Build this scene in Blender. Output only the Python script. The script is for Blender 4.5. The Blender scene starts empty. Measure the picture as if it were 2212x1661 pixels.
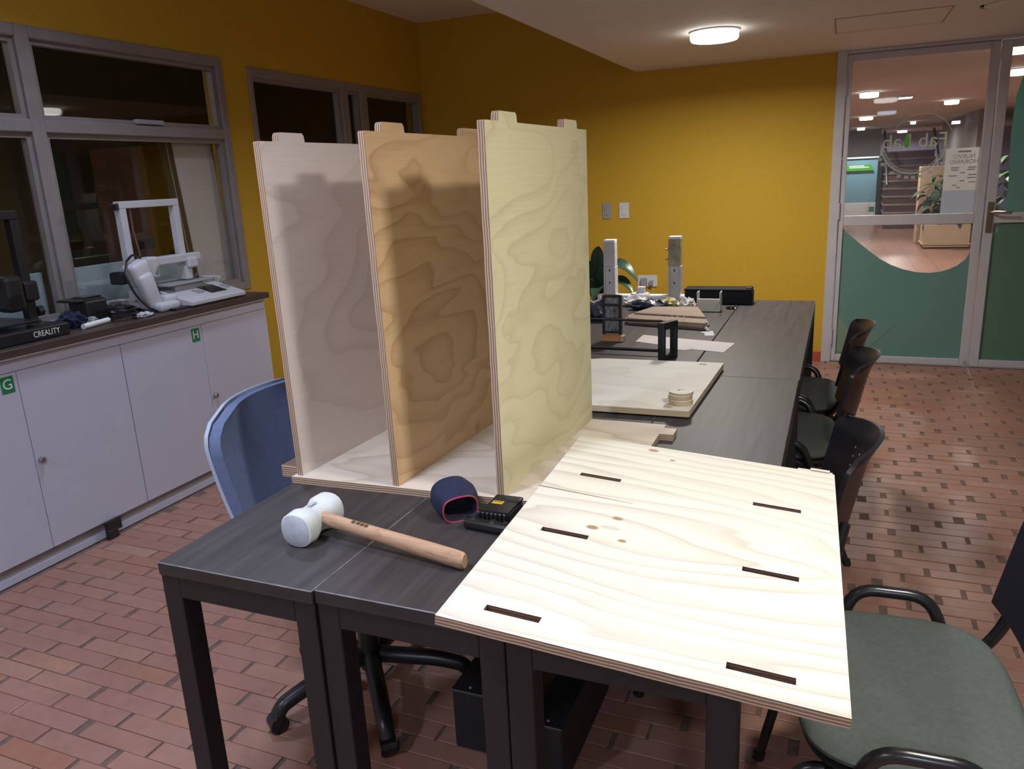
import bpy, bmesh, math, random
from mathutils import Vector, Matrix
random.seed(7)
PI = math.pi
sc = bpy.context.scene
C = sc.collection

# ------------------------------------------------------------------ camera
cam_d = bpy.data.cameras.new('camera'); cam = bpy.data.objects.new('camera', cam_d); C.objects.link(cam)
sc.camera = cam
CAM_H = 1.5
FPX, YAW, PITCH, ROLL = 1668.7, -0.403868, 0.260487, 0.0486632
f_ = Vector((math.sin(YAW)*math.cos(PITCH), math.cos(YAW)*math.cos(PITCH), -math.sin(PITCH)))
r_ = Vector((math.cos(YAW), -math.sin(YAW), 0)); d_ = f_.cross(r_)
right = r_*math.cos(ROLL) + d_*math.sin(ROLL); down = -r_*math.sin(ROLL) + d_*math.cos(ROLL)
cam.matrix_world = Matrix(((right.x, -down.x, -f_.x, 0), (right.y, -down.y, -f_.y, 0), (right.z, -down.z, -f_.z, CAM_H), (0, 0, 0, 1)))
cam_d.sensor_fit = 'HORIZONTAL'; cam_d.sensor_width = 36.0; cam_d.lens = FPX/2212*36.0
cam_d.clip_start = 0.05; cam_d.clip_end = 100

# ------------------------------------------------------------------ world and exposure
w = bpy.data.worlds.new('night'); sc.world = w; w.use_nodes = True
w.node_tree.nodes['Background'].inputs[0].default_value = (0.10, 0.11, 0.16, 1)
w.node_tree.nodes['Background'].inputs[1].default_value = 0.05
sc.view_settings.view_transform = 'Standard'; sc.view_settings.look = 'None'
sc.view_settings.exposure = 0.18; sc.view_settings.gamma = 1.0; sc.view_settings.use_curve_mapping = False

# lamp powers (W) and colours, used by the downlight builder
P_MAIN, P_BACK, P_LEFT, P_UPPER, P_COOL, P_HALL = 22, 34, 18, 11, 44, 52
COL_MAIN, COL_BACK, COL_COOL, COL_HALL = (1.0, 0.985, 0.93), (1.0, 0.97, 0.90), (0.70, 0.78, 1.0), (1.0, 0.96, 0.90)

# ------------------------------------------------------------------ helpers: materials
def new_mat(name):
    m = bpy.data.materials.new(name); m.use_nodes = True
    return m, m.node_tree.nodes, m.node_tree.links, m.node_tree.nodes['Principled BSDF']

def mat(name, col, rough=0.6, var=0.08, scale=30.0, metal=0.0, bump=0.0, bscale=None, spec=0.4, stretch=(1, 1, 1), coat=0.0):
    m, n, l, b = new_mat(name)
    tc = n.new('ShaderNodeTexCoord'); mp = n.new('ShaderNodeMapping'); mp.inputs['Scale'].default_value = stretch
    no = n.new('ShaderNodeTexNoise'); no.inputs['Scale'].default_value = scale; no.inputs['Detail'].default_value = 4
    cr = n.new('ShaderNodeValToRGB')
    lo = tuple(max(0, c*(1-var)) for c in col); hi = tuple(min(1, c*(1+var)) for c in col)
    cr.color_ramp.elements[0].color = (*lo, 1); cr.color_ramp.elements[1].color = (*hi, 1)
    cr.color_ramp.elements[0].position = 0.3; cr.color_ramp.elements[1].position = 0.7
    l.new(tc.outputs['Object'], mp.inputs[0]); l.new(mp.outputs[0], no.inputs['Vector']); l.new(no.outputs[0], cr.inputs[0]); l.new(cr.outputs[0], b.inputs['Base Color'])
    b.inputs['Roughness'].default_value = rough; b.inputs['Metallic'].default_value = metal
    b.inputs['Specular IOR Level'].default_value = spec; b.inputs['Coat Weight'].default_value = coat
    if bump:
        bn = n.new('ShaderNodeTexNoise'); bn.inputs['Scale'].default_value = bscale or scale*4; bn.inputs['Detail'].default_value = 3
        bp = n.new('ShaderNodeBump'); bp.inputs['Strength'].default_value = bump; bp.inputs['Distance'].default_value = 0.003
        l.new(mp.outputs[0], bn.inputs['Vector']); l.new(bn.outputs[0], bp.inputs['Height']); l.new(bp.outputs[0], b.inputs['Normal'])
    return m

def emis(name, col, s):
    m, n, l, b = new_mat(name)
    b.inputs['Base Color'].default_value = (*col, 1); b.inputs['Emission Color'].default_value = (*col, 1); b.inputs['Emission Strength'].default_value = s
    return m

def glass(name, tint=(1, 1, 1), refl=1.0):
    m, n, l, b = new_mat(name)
    n.remove(b); out = [x for x in n if x.type == 'OUTPUT_MATERIAL'][0]
    tr = n.new('ShaderNodeBsdfTransparent'); tr.inputs[0].default_value = (*tint, 1)
    gl = n.new('ShaderNodeBsdfGlossy'); gl.inputs['Roughness'].default_value = 0.02
    ge = n.new('ShaderNodeNewGeometry'); dt = n.new('ShaderNodeVectorMath'); dt.operation = 'DOT_PRODUCT'; l.new(ge.outputs['Incoming'], dt.inputs[0]); l.new(ge.outputs['Normal'], dt.inputs[1])
    ab = n.new('ShaderNodeMath'); ab.operation = 'ABSOLUTE'; l.new(dt.outputs['Value'], ab.inputs[0])
    om = n.new('ShaderNodeMath'); om.operation = 'SUBTRACT'; om.inputs[0].default_value = 1.0; l.new(ab.outputs[0], om.inputs[1])
    pw = n.new('ShaderNodeMath'); pw.operation = 'POWER'; pw.inputs[1].default_value = 5.0; l.new(om.outputs[0], pw.inputs[0])
    fr = n.new('ShaderNodeMath'); fr.operation = 'MULTIPLY_ADD'; fr.inputs[1].default_value = 0.96; fr.inputs[2].default_value = 0.04; l.new(pw.outputs[0], fr.inputs[0])
    mu = n.new('ShaderNodeMath'); mu.operation = 'MULTIPLY'; mu.inputs[1].default_value = refl
    mx = n.new('ShaderNodeMixShader')
    l.new(fr.outputs[0], mu.inputs[0]); l.new(mu.outputs[0], mx.inputs[0]); l.new(tr.outputs[0], mx.inputs[1]); l.new(gl.outputs[0], mx.inputs[2]); l.new(mx.outputs[0], out.inputs[0])
    return m

def film(name, col, trans=0.3, alpha=1.0):
    m, n, l, b = new_mat(name); out = [x for x in n if x.type == 'OUTPUT_MATERIAL'][0]
    b.inputs['Base Color'].default_value = (*col, 1); b.inputs['Roughness'].default_value = 0.35
    tl = n.new('ShaderNodeBsdfTranslucent'); tl.inputs[0].default_value = (*col, 1)
    no = n.new('ShaderNodeTexNoise'); no.inputs['Scale'].default_value = 2.0
    mxc = n.new('ShaderNodeMix'); mxc.data_type = 'RGBA'; mxc.inputs['A'].default_value = (*col, 1); mxc.inputs['B'].default_value = (*(c*0.93 for c in col), 1)
    l.new(no.outputs[0], mxc.inputs['Factor']); l.new(mxc.outputs['Result'], b.inputs['Base Color'])
    mx = n.new('ShaderNodeMixShader'); mx.inputs[0].default_value = trans
    l.new(b.outputs[0], mx.inputs[1]); l.new(tl.outputs[0], mx.inputs[2]); l.new(mx.outputs[0], out.inputs[0])
    if alpha < 1:
        tp = n.new('ShaderNodeBsdfTransparent'); m2 = n.new('ShaderNodeMixShader'); m2.inputs[0].default_value = alpha
        l.new(tp.outputs[0], m2.inputs[1]); l.new(mx.outputs[0], m2.inputs[2]); l.new(m2.outputs[0], out.inputs[0])
    return m

def ply(name, c1, c2, sc_=(1.6, 6.0, 1.0), k=7.0, seed=0.0, knots=(), fib=(6, 160, 20), strength=1.0, warp=0.4, center=None):
    """rotary-cut pine veneer: contour bands of a stretched noise field, fine fibres, knots"""
    m, n, l, b = new_mat(name)
    tc = n.new('ShaderNodeTexCoord'); mp = n.new('ShaderNodeMapping'); mp.inputs['Scale'].default_value = sc_; mp.inputs['Location'].default_value = (seed, seed*1.7, seed*0.3)
    no = n.new('ShaderNodeTexNoise'); no.inputs['Scale'].default_value = 1.0; no.inputs['Detail'].default_value = 2.5; no.inputs['Roughness'].default_value = 0.45; no.inputs['Distortion'].default_value = warp
    l.new(tc.outputs['Object'], mp.inputs[0]); l.new(mp.outputs[0], no.inputs['Vector'])
    mu = n.new('ShaderNodeMath'); mu.operation = 'MULTIPLY'; mu.inputs[1].default_value = k
    fr = n.new('ShaderNodeMath'); fr.operation = 'FRACT'
    l.new(no.outputs[0], mu.inputs[0])
    src = mu.outputs[0]
    for cx_, cy_, st_, kc in (center or ()):
        mc = n.new('ShaderNodeMapping'); mc.inputs['Location'].default_value = (-cx_/st_, -cy_, 0); mc.inputs['Scale'].default_value = (1/st_, 1, 0); l.new(tc.outputs['Object'], mc.inputs[0])
        lc = n.new('ShaderNodeVectorMath'); lc.operation = 'LENGTH'; l.new(mc.outputs[0], lc.inputs[0])
        ac = n.new('ShaderNodeMath'); ac.operation = 'MULTIPLY_ADD'; ac.inputs[1].default_value = kc; l.new(lc.outputs['Value'], ac.inputs[0]); l.new(src, ac.inputs[2]); src = ac.outputs[0]
    l.new(src, fr.inputs[0])
    cr = n.new('ShaderNodeValToRGB'); e = cr.color_ramp.elements
    e[0].position = 0.0; e[0].color = (0, 0, 0, 1); e[1].position = 1.0; e[1].color = (0, 0, 0, 1)
    for p, v in ((0.45, 0.05), (0.80, 0.55), (0.90, 0.9), (0.95, 0.35)):
        q = e.new(p); q.color = (v, v, v, 1)
    l.new(fr.outputs[0], cr.inputs[0])
    n2 = n.new('ShaderNodeTexNoise'); n2.inputs['Scale'].default_value = 2.2; l.new(tc.outputs['Object'], n2.inputs['Vector'])
    m2 = n.new('ShaderNodeMath'); m2.operation = 'MULTIPLY'; l.new(cr.outputs[0], m2.inputs[0]); l.new(n2.outputs[0], m2.inputs[1])
    m3 = n.new('ShaderNodeMath'); m3.operation = 'MULTIPLY'; m3.inputs[1].default_value = 1.5*strength; m3.use_clamp = True; l.new(m2.outputs[0], m3.inputs[0])
    mpf = n.new('ShaderNodeMapping'); mpf.inputs['Scale'].default_value = fib; l.new(tc.outputs['Object'], mpf.inputs[0])
    nf = n.new('ShaderNodeTexNoise'); nf.inputs['Scale'].default_value = 1.0; nf.inputs['Detail'].default_value = 3; l.new(mpf.outputs[0], nf.inputs['Vector'])
    mix = n.new('ShaderNodeMix'); mix.data_type = 'RGBA'; mix.inputs['A'].default_value = (*c1, 1); mix.inputs['B'].default_value = (*c2, 1)
    l.new(m3.outputs[0], mix.inputs['Factor'])
    mf = n.new('ShaderNodeMath'); mf.operation = 'MULTIPLY_ADD'; mf.inputs[1].default_value = 0.16; mf.inputs[2].default_value = 0.92; l.new(nf.outputs[0], mf.inputs[0])
    vm = n.new('ShaderNodeVectorMath'); vm.operation = 'SCALE'; l.new(mix.outputs['Result'], vm.inputs[0]); l.new(mf.outputs[0], vm.inputs['Scale'])
    last = vm.outputs[0]
    for kx, ky, kr in knots:
        mk = n.new('ShaderNodeMapping'); mk.inputs['Location'].default_value = (-kx/1.5, -ky, 0); mk.inputs['Scale'].default_value = (1/1.5, 1, 0); l.new(tc.outputs['Object'], mk.inputs[0])
        ln = n.new('ShaderNodeVectorMath'); ln.operation = 'LENGTH'; l.new(mk.outputs[0], ln.inputs[0])
        mr = n.new('ShaderNodeMapRange'); mr.inputs['From Min'].default_value = kr*1.25; mr.inputs['From Max'].default_value = kr*0.75; l.new(ln.outputs['Value'], mr.inputs['Value'])
        m4 = n.new('ShaderNodeMix'); m4.data_type = 'RGBA'; m4.inputs['B'].default_value = (c2[0]*0.75, c2[1]*0.55, c2[2]*0.4, 1); l.new(mr.outputs[0], m4.inputs['Factor']); l.new(last, m4.inputs['A']); last = m4.outputs['Result']
    l.new(last, b.inputs['Base Color'])
    b.inputs['Roughness'].default_value = 0.55; b.inputs['Specular IOR Level'].default_value = 0.25
    return m

def ply_edge(name, c1, c2, thick=0.018, layers=3.0, axis='Z'):
    m, n, l, b = new_mat(name)
    tc = n.new('ShaderNodeTexCoord'); sp = n.new('ShaderNodeSeparateXYZ'); l.new(tc.outputs['Object'], sp.inputs[0])
    no = n.new('ShaderNodeTexNoise'); no.inputs['Scale'].default_value = 14; no.inputs['Detail'].default_value = 5; l.new(tc.outputs['Object'], no.inputs['Vector'])
    ma = n.new('ShaderNodeMath'); ma.operation = 'MULTIPLY_ADD'; ma.inputs[1].default_value = layers/thick; l.new(sp.outputs[axis], ma.inputs[0])
    mb = n.new('ShaderNodeMath'); mb.operation = 'MULTIPLY'; mb.inputs[1].default_value = 0.9; l.new(no.outputs[0], mb.inputs[0]); l.new(mb.outputs[0], ma.inputs[2])
    fr = n.new('ShaderNodeMath'); fr.operation = 'FRACT'; l.new(ma.outputs[0], fr.inputs[0])
    cr = n.new('ShaderNodeValToRGB'); cr.color_ramp.elements[0].color = (*c2, 1); cr.color_ramp.elements[0].position = 0.42; cr.color_ramp.elements[1].color = (*c1, 1); cr.color_ramp.elements[1].position = 0.58
    l.new(fr.outputs[0], cr.inputs[0]); l.new(cr.outputs[0], b.inputs['Base Color']); b.inputs['Roughness'].default_value = 0.8
    return m

def brick_mat(name, island):
    m, n, l, b = new_mat(name)
    if island: src = n.new('ShaderNodeNewGeometry').outputs['Random Per Island']
    else: src = n.new('ShaderNodeObjectInfo').outputs['Random']
    cr = n.new('ShaderNodeValToRGB'); e = cr.color_ramp.elements
    e[0].color = (0.300, 0.152, 0.115, 1); e[1].color = (0.37, 0.218, 0.165, 1)
    for p, c in ((0.2, (0.325, 0.166, 0.125)), (0.45, (0.315, 0.163, 0.126)), (0.7, (0.338, 0.182, 0.138)), (0.9, (0.32, 0.146, 0.095))):
        q = e.new(p); q.color = (*c, 1)
    l.new(src, cr.inputs[0])
    tc = n.new('ShaderNodeNewGeometry'); no = n.new('ShaderNodeTexNoise'); no.inputs['Scale'].default_value = 22; no.inputs['Detail'].default_value = 6; l.new(tc.outputs['Position'], no.inputs['Vector'])
    n2 = n.new('ShaderNodeTexNoise'); n2.inputs['Scale'].default_value = 1.4; n2.inputs['Detail'].default_value = 3; l.new(tc.outputs['Position'], n2.inputs['Vector'])
    ad = n.new('ShaderNodeMath'); ad.operation = 'ADD'; l.new(no.outputs[0], ad.inputs[0]); l.new(n2.outputs[0], ad.inputs[1])
    mf = n.new('ShaderNodeMath'); mf.operation = 'MULTIPLY_ADD'; mf.inputs[1].default_value = 0.42; mf.inputs[2].default_value = 0.58; l.new(ad.outputs[0], mf.inputs[0])
    vm = n.new('ShaderNodeVectorMath'); vm.operation = 'SCALE'; l.new(cr.outputs[0], vm.inputs[0]); l.new(mf.outputs[0], vm.inputs['Scale']); l.new(vm.outputs[0], b.inputs['Base Color'])
    mr = n.new('ShaderNodeMapRange'); mr.inputs['To Min'].default_value = 0.30; mr.inputs['To Max'].default_value = 0.55; l.new(n2.outputs[0], mr.inputs['Value']); l.new(mr.outputs[0], b.inputs['Roughness'])
    bp = n.new('ShaderNodeBump'); bp.inputs['Strength'].default_value = 0.25; bp.inputs['Distance'].default_value = 0.002; l.new(no.outputs[0], bp.inputs['Height']); l.new(bp.outputs[0], b.inputs['Normal'])
    return m

def brick_plane_mat(name):
    m, n, l, b = new_mat(name)
    g = n.new('ShaderNodeNewGeometry'); br = n.new('ShaderNodeTexBrick'); br.inputs['Scale'].default_value = 1.0
    br.inputs['Brick Width'].default_value = 0.28; br.inputs['Row Height'].default_value = 0.0655; br.inputs['Mortar Size'].default_value = 0.006; br.offset = 0.33; br.offset_frequency = 1
    br.inputs['Color1'].default_value = (0.33, 0.17, 0.12, 1); br.inputs['Color2'].default_value = (0.29, 0.14, 0.095, 1); br.inputs['Mortar'].default_value = (0.14, 0.11, 0.10, 1)
    l.new(g.outputs['Position'], br.inputs['Vector']); l.new(br.outputs[0], b.inputs['Base Color']); b.inputs['Roughness'].default_value = 0.32
    return m

M = {}
M['yellow'] = mat('yellow_wall_paint', (0.54, 0.335, 0.030), 0.65, 0.04, 60, bump=0.08, bscale=300, spec=0.25)
M['white_wall'] = mat('plain_wall_paint', (0.68, 0.66, 0.64), 0.7, 0.03, 20)
M['ceil'] = mat('ceiling_paint', (0.74, 0.71, 0.67), 0.8, 0.03, 15)
M['mortar'] = mat('floor_mortar', (0.155, 0.105, 0.088), 0.8, 0.25, 40, bump=0.3)
M['brick'] = brick_mat('clay_brick', False); M['brick_far'] = brick_mat('clay_brick_field', True); M['brick_plane'] = brick_plane_mat('clay_brick_paving')
M['alu'] = mat('grey_aluminium', (0.50, 0.49, 0.52), 0.42, 0.04, 12, metal=0.1)
M['win_frame'] = mat('window_frame_grey', (0.27, 0.245, 0.24), 0.5, 0.05, 10, metal=0.15)
M['red_skirt'] = mat('red_tile_skirting', (0.36, 0.07, 0.035), 0.5, 0.15, 10)
M['glass'] = glass('clear_glass'); M['glass_dark'] = glass('window_glass', (0.92, 0.93, 0.92), 1.0)
M['laminate'] = mat('dark_walnut_laminate', (0.046, 0.040, 0.041), 0.50, 0.30, 3.0, stretch=(14, 1.0, 14), bump=0.04, bscale=60, spec=0.38)
M['laminate_edge'] = mat('dark_edge_band', (0.030, 0.026, 0.026), 0.5, 0.25, 8, stretch=(1, 1, 12))
M['worn'] = mat('worn_edge', (0.15, 0.145, 0.155), 0.5, 0.4, 25)
M['steel_black'] = mat('black_powder_coat', (0.018, 0.0165, 0.018), 0.5, 0.12, 60, spec=0.35)
M['edge'] = ply_edge('plywood_edge', (0.50, 0.36, 0.245), (0.20, 0.125, 0.085))
M['edge_pale'] = ply_edge('plywood_edge_pale', (0.66, 0.56, 0.42), (0.42, 0.31, 0.19))
M['white_plastic'] = mat('white_plastic', (0.62, 0.63, 0.66), 0.4, 0.04, 10)
M['grey_plastic'] = mat('grey_plastic', (0.30, 0.31, 0.34), 0.45, 0.06, 10)
M['black_plastic'] = mat('black_plastic', (0.014, 0.014, 0.016), 0.35, 0.15, 30, spec=0.5)
M['black_gloss'] = mat('black_gloss', (0.010, 0.010, 0.012), 0.18, 0.15, 30, spec=0.6)
M['cab'] = mat('white_melamine', (0.50, 0.505, 0.60), 0.45, 0.015, 8)
M['cab_gap'] = mat('cabinet_carcass', (0.30, 0.29, 0.33), 0.6, 0.03, 8)
M['tan'] = mat('tan_edging', (0.34, 0.29, 0.24), 0.6, 0.08, 20)
M['worktop'] = mat('brown_worktop', (0.060, 0.038, 0.034), 0.5, 0.25, 4, stretch=(10, 1, 10))
M['green'] = mat('green_label', (0.015, 0.20, 0.075), 0.5, 0.05, 10)
M['letter'] = mat('white_print', (0.75, 0.78, 0.76), 0.5, 0.02, 10)
M['chrome'] = mat('brushed_metal', (0.42, 0.40, 0.38), 0.3, 0.05, 40, metal=0.9)
M['bronze'] = mat('bronze_plate', (0.16, 0.12, 0.07), 0.45, 0.1, 30, metal=0.5)

# ------------------------------------------------------------------ helpers: shapes
def box(bm, x0, y0, z0, x1, y1, z1):
    v = [bm.verts.new(p) for p in ((x0, y0, z0), (x1, y0, z0), (x1, y1, z0), (x0, y1, z0), (x0, y0, z1), (x1, y0, z1), (x1, y1, z1), (x0, y1, z1))]
    for f in ((0, 3, 2, 1), (4, 5, 6, 7), (0, 1, 5, 4), (1, 2, 6, 5), (2, 3, 7, 6), (3, 0, 4, 7)): bm.faces.new([v[i] for i in f])
    return v
def B(*a):
    bm = bmesh.new(); box(bm, *a); return bm
def RB(x0, y0, z0, x1, y1, z1, r=0.005, seg=2):
    bm = bmesh.new(); box(bm, x0, y0, z0, x1, y1, z1)
    bmesh.ops.bevel(bm, geom=bm.edges[:], offset=r, segments=seg, affect='EDGES', profile=0.5); return bm
def prism(bm, poly, z0, z1):
    n = len(poly); a = [bm.verts.new((p[0], p[1], z0)) for p in poly]; b = [bm.verts.new((p[0], p[1], z1)) for p in poly]
    bm.faces.new(a[::-1]); bm.faces.new(b)
    for i in range(n): bm.faces.new((a[i], a[(i+1) % n], b[(i+1) % n], b[i]))
    return bm
def PR(poly, z0, z1): return prism(bmesh.new(), poly, z0, z1)
def fillet(pts, r, n=5):
    pts = [Vector(p) for p in pts]; out = [pts[0]]
    for i in range(1, len(pts)-1):
        a, p, b = pts[i-1], pts[i], pts[i+1]; u = (a-p); v = (b-p); q = min(r, u.length*0.49, v.length*0.49)
        s = p+u.normalized()*q; e = p+v.normalized()*q
        for k in range(n+1):
            t = k/n; out.append(s*(1-t)**2 + p*2*t*(1-t) + e*t*t)
    out.append(pts[-1]); return out
def tube(bm, pts, r, seg=8, cap=True, rf=None):
    pts = [Vector(p) for p in pts]; rings = []; prev = None
    for i, p in enumerate(pts):
        t = (pts[min(i+1, len(pts)-1)] - pts[max(i-1, 0)]).normalized()
        if prev is None:
            u = t.cross(Vector((0, 0, 1)));
            if u.length < 1e-3: u = t.cross(Vector((1, 0, 0)))
            u.normalize()
        else:
            u = prev - t*prev.dot(t); u.normalize()
        prev = u; v = t.cross(u); rr = rf(i/(len(pts)-1)) if rf else r
        rings.append([bm.verts.new(p + (u*math.cos(2*PI*k/seg) + v*math.sin(2*PI*k/seg))*rr) for k in range(seg)])
    for a, b in zip(rings, rings[1:]):
        for k in range(seg): bm.faces.new((a[k], a[(k+1) % seg], b[(k+1) % seg], b[k]))
    if cap: bm.faces.new(rings[0][::-1]); bm.faces.new(rings[-1])
    return bm
def TB(pts, r, seg=8, fr=0.0, rf=None): return tube(bmesh.new(), fillet(pts, fr) if fr else pts, r, seg, rf=rf)
def lathe(bm, prof, seg=24, cx=0, cy=0):
    rings = [[bm.verts.new((cx+r*math.cos(2*PI*k/seg), cy+r*math.sin(2*PI*k/seg), z)) for k in range(seg)] for r, z in prof]
    for a, b in zip(rings, rings[1:]):
        for k in range(seg): bm.faces.new((a[k], a[(k+1) % seg], b[(k+1) % seg], b[k]))
    bm.faces.new(rings[0][::-1]); bm.faces.new(rings[-1]); return bm
def LT(prof, seg=24, cx=0, cy=0): return lathe(bmesh.new(), prof, seg, cx, cy)
def sheet(fn, nu, nv, th):
    """thick curved sheet: fn(u,v)->(point, normal)"""
    bm = bmesh.new(); A = []; Bk = []
    for i in range(nu+1):
        ra, rb = [], []
        for j in range(nv+1):
            p, nrm = fn(i/nu, j/nv); p = Vector(p); nrm = Vector(nrm).normalized()
            ra.append(bm.verts.new(p+nrm*th/2)); rb.append(bm.verts.new(p-nrm*th/2))
        A.append(ra); Bk.append(rb)
    for i in range(nu):
        for j in range(nv):
            bm.faces.new((A[i][j], A[i+1][j], A[i+1][j+1], A[i][j+1])); bm.faces.new((Bk[i][j], Bk[i][j+1], Bk[i+1][j+1], Bk[i+1][j]))
    for i in range(nu):
        bm.faces.new((A[i][0], Bk[i][0], Bk[i+1][0], A[i+1][0])); bm.faces.new((A[i][nv], A[i+1][nv], Bk[i+1][nv], Bk[i][nv]))
    for j in range(nv):
        bm.faces.new((A[0][j], A[0][j+1], Bk[0][j+1], Bk[0][j])); bm.faces.new((A[nu][j], Bk[nu][j], Bk[nu][j+1], A[nu][j+1]))
    return bm
def superpad(rx, ry, z0, z1, e=3.2, n=40, r=0.015):
    bm = bmesh.new(); rings = []
    for s, z in ((1-r/rx*0.9, z0), (1.0, z0+r), (1.0, z1-r), (1-r/rx*0.5, z1-r*0.3), (1-r/rx*1.4, z1), (0.6, z1+0.003)):
        ring = []
        for k in range(n):
            t = 2*PI*k/n; c, s_ = math.cos(t), math.sin(t)
            ring.append(bm.verts.new((rx*s*math.copysign(abs(c)**(2/e), c), ry*s*math.copysign(abs(s_)**(2/e), s_), z)))
        rings.append(ring)
    for a, b in zip(rings, rings[1:]):
        for k in range(n): bm.faces.new((a[k], a[(k+1) % n], b[(k+1) % n], b[k]))
    bm.faces.new(rings[0][::-1]); bm.faces.new(rings[-1]); return bm
def xf(bm, mtx): bm.transform(mtx); return bm

def obj(name, bm, m, parent=None, smooth=False, off=None):
    bmesh.ops.recalc_face_normals(bm, faces=bm.faces[:])
    if off is not None: bm.transform(Matrix.Translation(-Vector(off)))
    me = bpy.data.meshes.new(name); bm.to_mesh(me); bm.free()
    for x in (m if isinstance(m, (list, tuple)) else [m]): me.materials.append(x)
    if smooth:
        for p in me.polygons: p.use_smooth = True
        me.update()
        try: me.set_sharp_from_angle(angle=math.radians(40))
        except Exception: pass
    o = bpy.data.objects.new(name, me); C.objects.link(o)
    if parent is not None: o.parent = parent
    return o
def tag(o, label, cat, group=None):
    o['label'] = label; o['category'] = cat
    if group: o['group'] = group
    return o
def thing(name, label, cat, loc=(0, 0, 0), rotz=0.0, group=None):
    o = bpy.data.objects.new(name, None); C.objects.link(o); o.location = loc; o.rotation_euler = (0, 0, rotz); o.empty_display_size = 0.1
    return tag(o, label, cat, group)
def struct(name, bm, m, parent=None, label=None, smooth=False):
    o = obj(name, bm, m, parent, smooth)
    if parent is None: o['kind'] = 'structure'; o['category'] = name.split('_')[0]
    if label: o['label'] = label
    return o
def dup(root, loc, rotz, label=None):
    r = root.copy(); C.objects.link(r); r.location = loc; r.rotation_euler = (0, 0, rotz)
    if label: r['label'] = label
    for ch in list(root.children):
        c = ch.copy(); C.objects.link(c); c.parent = r
        for g in list(ch.children):
            d = g.copy(); C.objects.link(d); d.parent = c
    return r
def text(name, body, size, m, parent, mtx, ext=0.0004, sx=1.0):
    cu = bpy.data.curves.new(name, 'FONT'); cu.body = body; cu.size = size; cu.extrude = ext; cu.align_x = 'CENTER'; cu.align_y = 'CENTER'
    t = bpy.data.objects.new(name, cu); C.objects.link(t)
    bpy.context.view_layer.update()
    me = bpy.data.meshes.new_from_object(t.evaluated_get(bpy.context.evaluated_depsgraph_get()))
    bpy.data.objects.remove(t); me.name = name
    me.transform(mtx @ Matrix.Diagonal((sx, 1, 1, 1))); me.materials.clear(); me.materials.append(m)
    o = bpy.data.objects.new(name, me); C.objects.link(o); o.parent = parent
    return o
def edge_mats(o, axis=2, tol=0.5):
    """material 0 on the two veneer faces, material 1 on the edges (local thickness axis)"""
    for p in o.data.polygons: p.material_index = 0 if abs(p.normal[axis]) > tol else 1

# ------------------------------------------------------------------ the room
YB = 6.37; XL = -3.445; ZC = 2.258; ZU = 2.823; XS = -1.54; XR = 3.6; YF = -3.2
# floor
fl = struct('floor', B(XL-0.15, YF, -0.15, XR, YB+0.06, -0.004), M['mortar'], label='red clay brick floor in a raking third bond')
BL, BP, RH = 0.2655, 0.28, 0.0655
def brick_mesh(name, m, hl, hw, top):
    bm = bmesh.new(); c = 0.0022
    lo = [(-hl, -hw, -0.03), (hl, -hw, -0.03), (hl, hw, -0.03), (-hl, hw, -0.03)]; md = [(x, y, top-c*0.6) for x, y, _ in lo]
    hi = [(x-math.copysign(c, x), y-math.copysign(c, y), top) for x, y, _ in lo]
    return lo, md, hi
cands = []
row = 0; y = 0.86
y0row = 2.986
kmin = int(math.floor((0.75-y0row)/RH)); kmax = int(math.floor((YB-0.02-y0row)/RH))
def project(x, y, z):
    v = Vector((x, y, z-CAM_H)); d = v.dot(f_)
    if d < 0.05: return None
    return (v.dot(right)/d*FPX+1106, v.dot(down)/d*FPX+830.5, d)
for kr in range(kmin, kmax+1):
    yy = y0row+kr*RH; ph = 0.382+0.0905*kr
    j0 = int(math.floor((-3.0-ph)/BP)); j1 = int(math.ceil((1.75-ph)/BP))
    for j in range(j0, j1+1):
        jx = random.uniform(-0.008, 0.008); xa = ph+j*BP+0.009+jx; xb = xa+BL+(0.006 if xa < -0.6 else 0.0)-abs(jx)*0.6-random.uniform(0, 0.004)
        if xb < -2.99 or xa > 1.75: continue
        xa = max(xa, -2.99)
        if xb-xa < 0.03: continue
        cands.append(((xa+xb)/2, yy, (xb-xa)/2))
def score(c):
    p = project(c[0], c[1], 0)
    if p is None or not (-40 < p[0] < 2250 and 0 < p[1] < 1700): return 0
    tx, ty = c[0]*0.507, c[1]*0.507
    if -1.31 < tx < -0.1 and 1.09 < ty < 4.75: return 0
    return 1.0/p[2]**3 * (CAM_H)
cands.sort(key=score, reverse=True)
near, far = cands[:300], cands[300:]
variants = []
for i in range(4):
    bm = bmesh.new(); rnd = random.Random(i); top = rnd.uniform(-0.0012, 0.0008)
    lo, md, hi = brick_mesh('brick', None, BL/2-rnd.uniform(0, 0.003), 0.0318-rnd.uniform(0, 0.0008), top)
    L_ = [[bm.verts.new(p) for p in ring] for ring in (lo, md, hi)]
    for a, b in zip(L_, L_[1:]):
        for k in range(4): bm.faces.new((a[k], a[(k+1) % 4], b[(k+1) % 4], b[k]))
    bm.faces.new(L_[2]); bmesh.ops.recalc_face_normals(bm, faces=bm.faces[:])
    me = bpy.data.meshes.new('brick'); bm.to_mesh(me); bm.free(); me.materials.append(M['brick']); variants.append(me)
for i, (x, y, h) in enumerate(near):
    o = bpy.data.objects.new('brick', variants[i % 4]); o.location = (x, y, 0); o.scale = (h/(BL/2), 1, 1); o.rotation_euler = (0, 0, random.uniform(-0.006, 0.006)); o.parent = fl; C.objects.link(o)
bm = bmesh.new()
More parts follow.
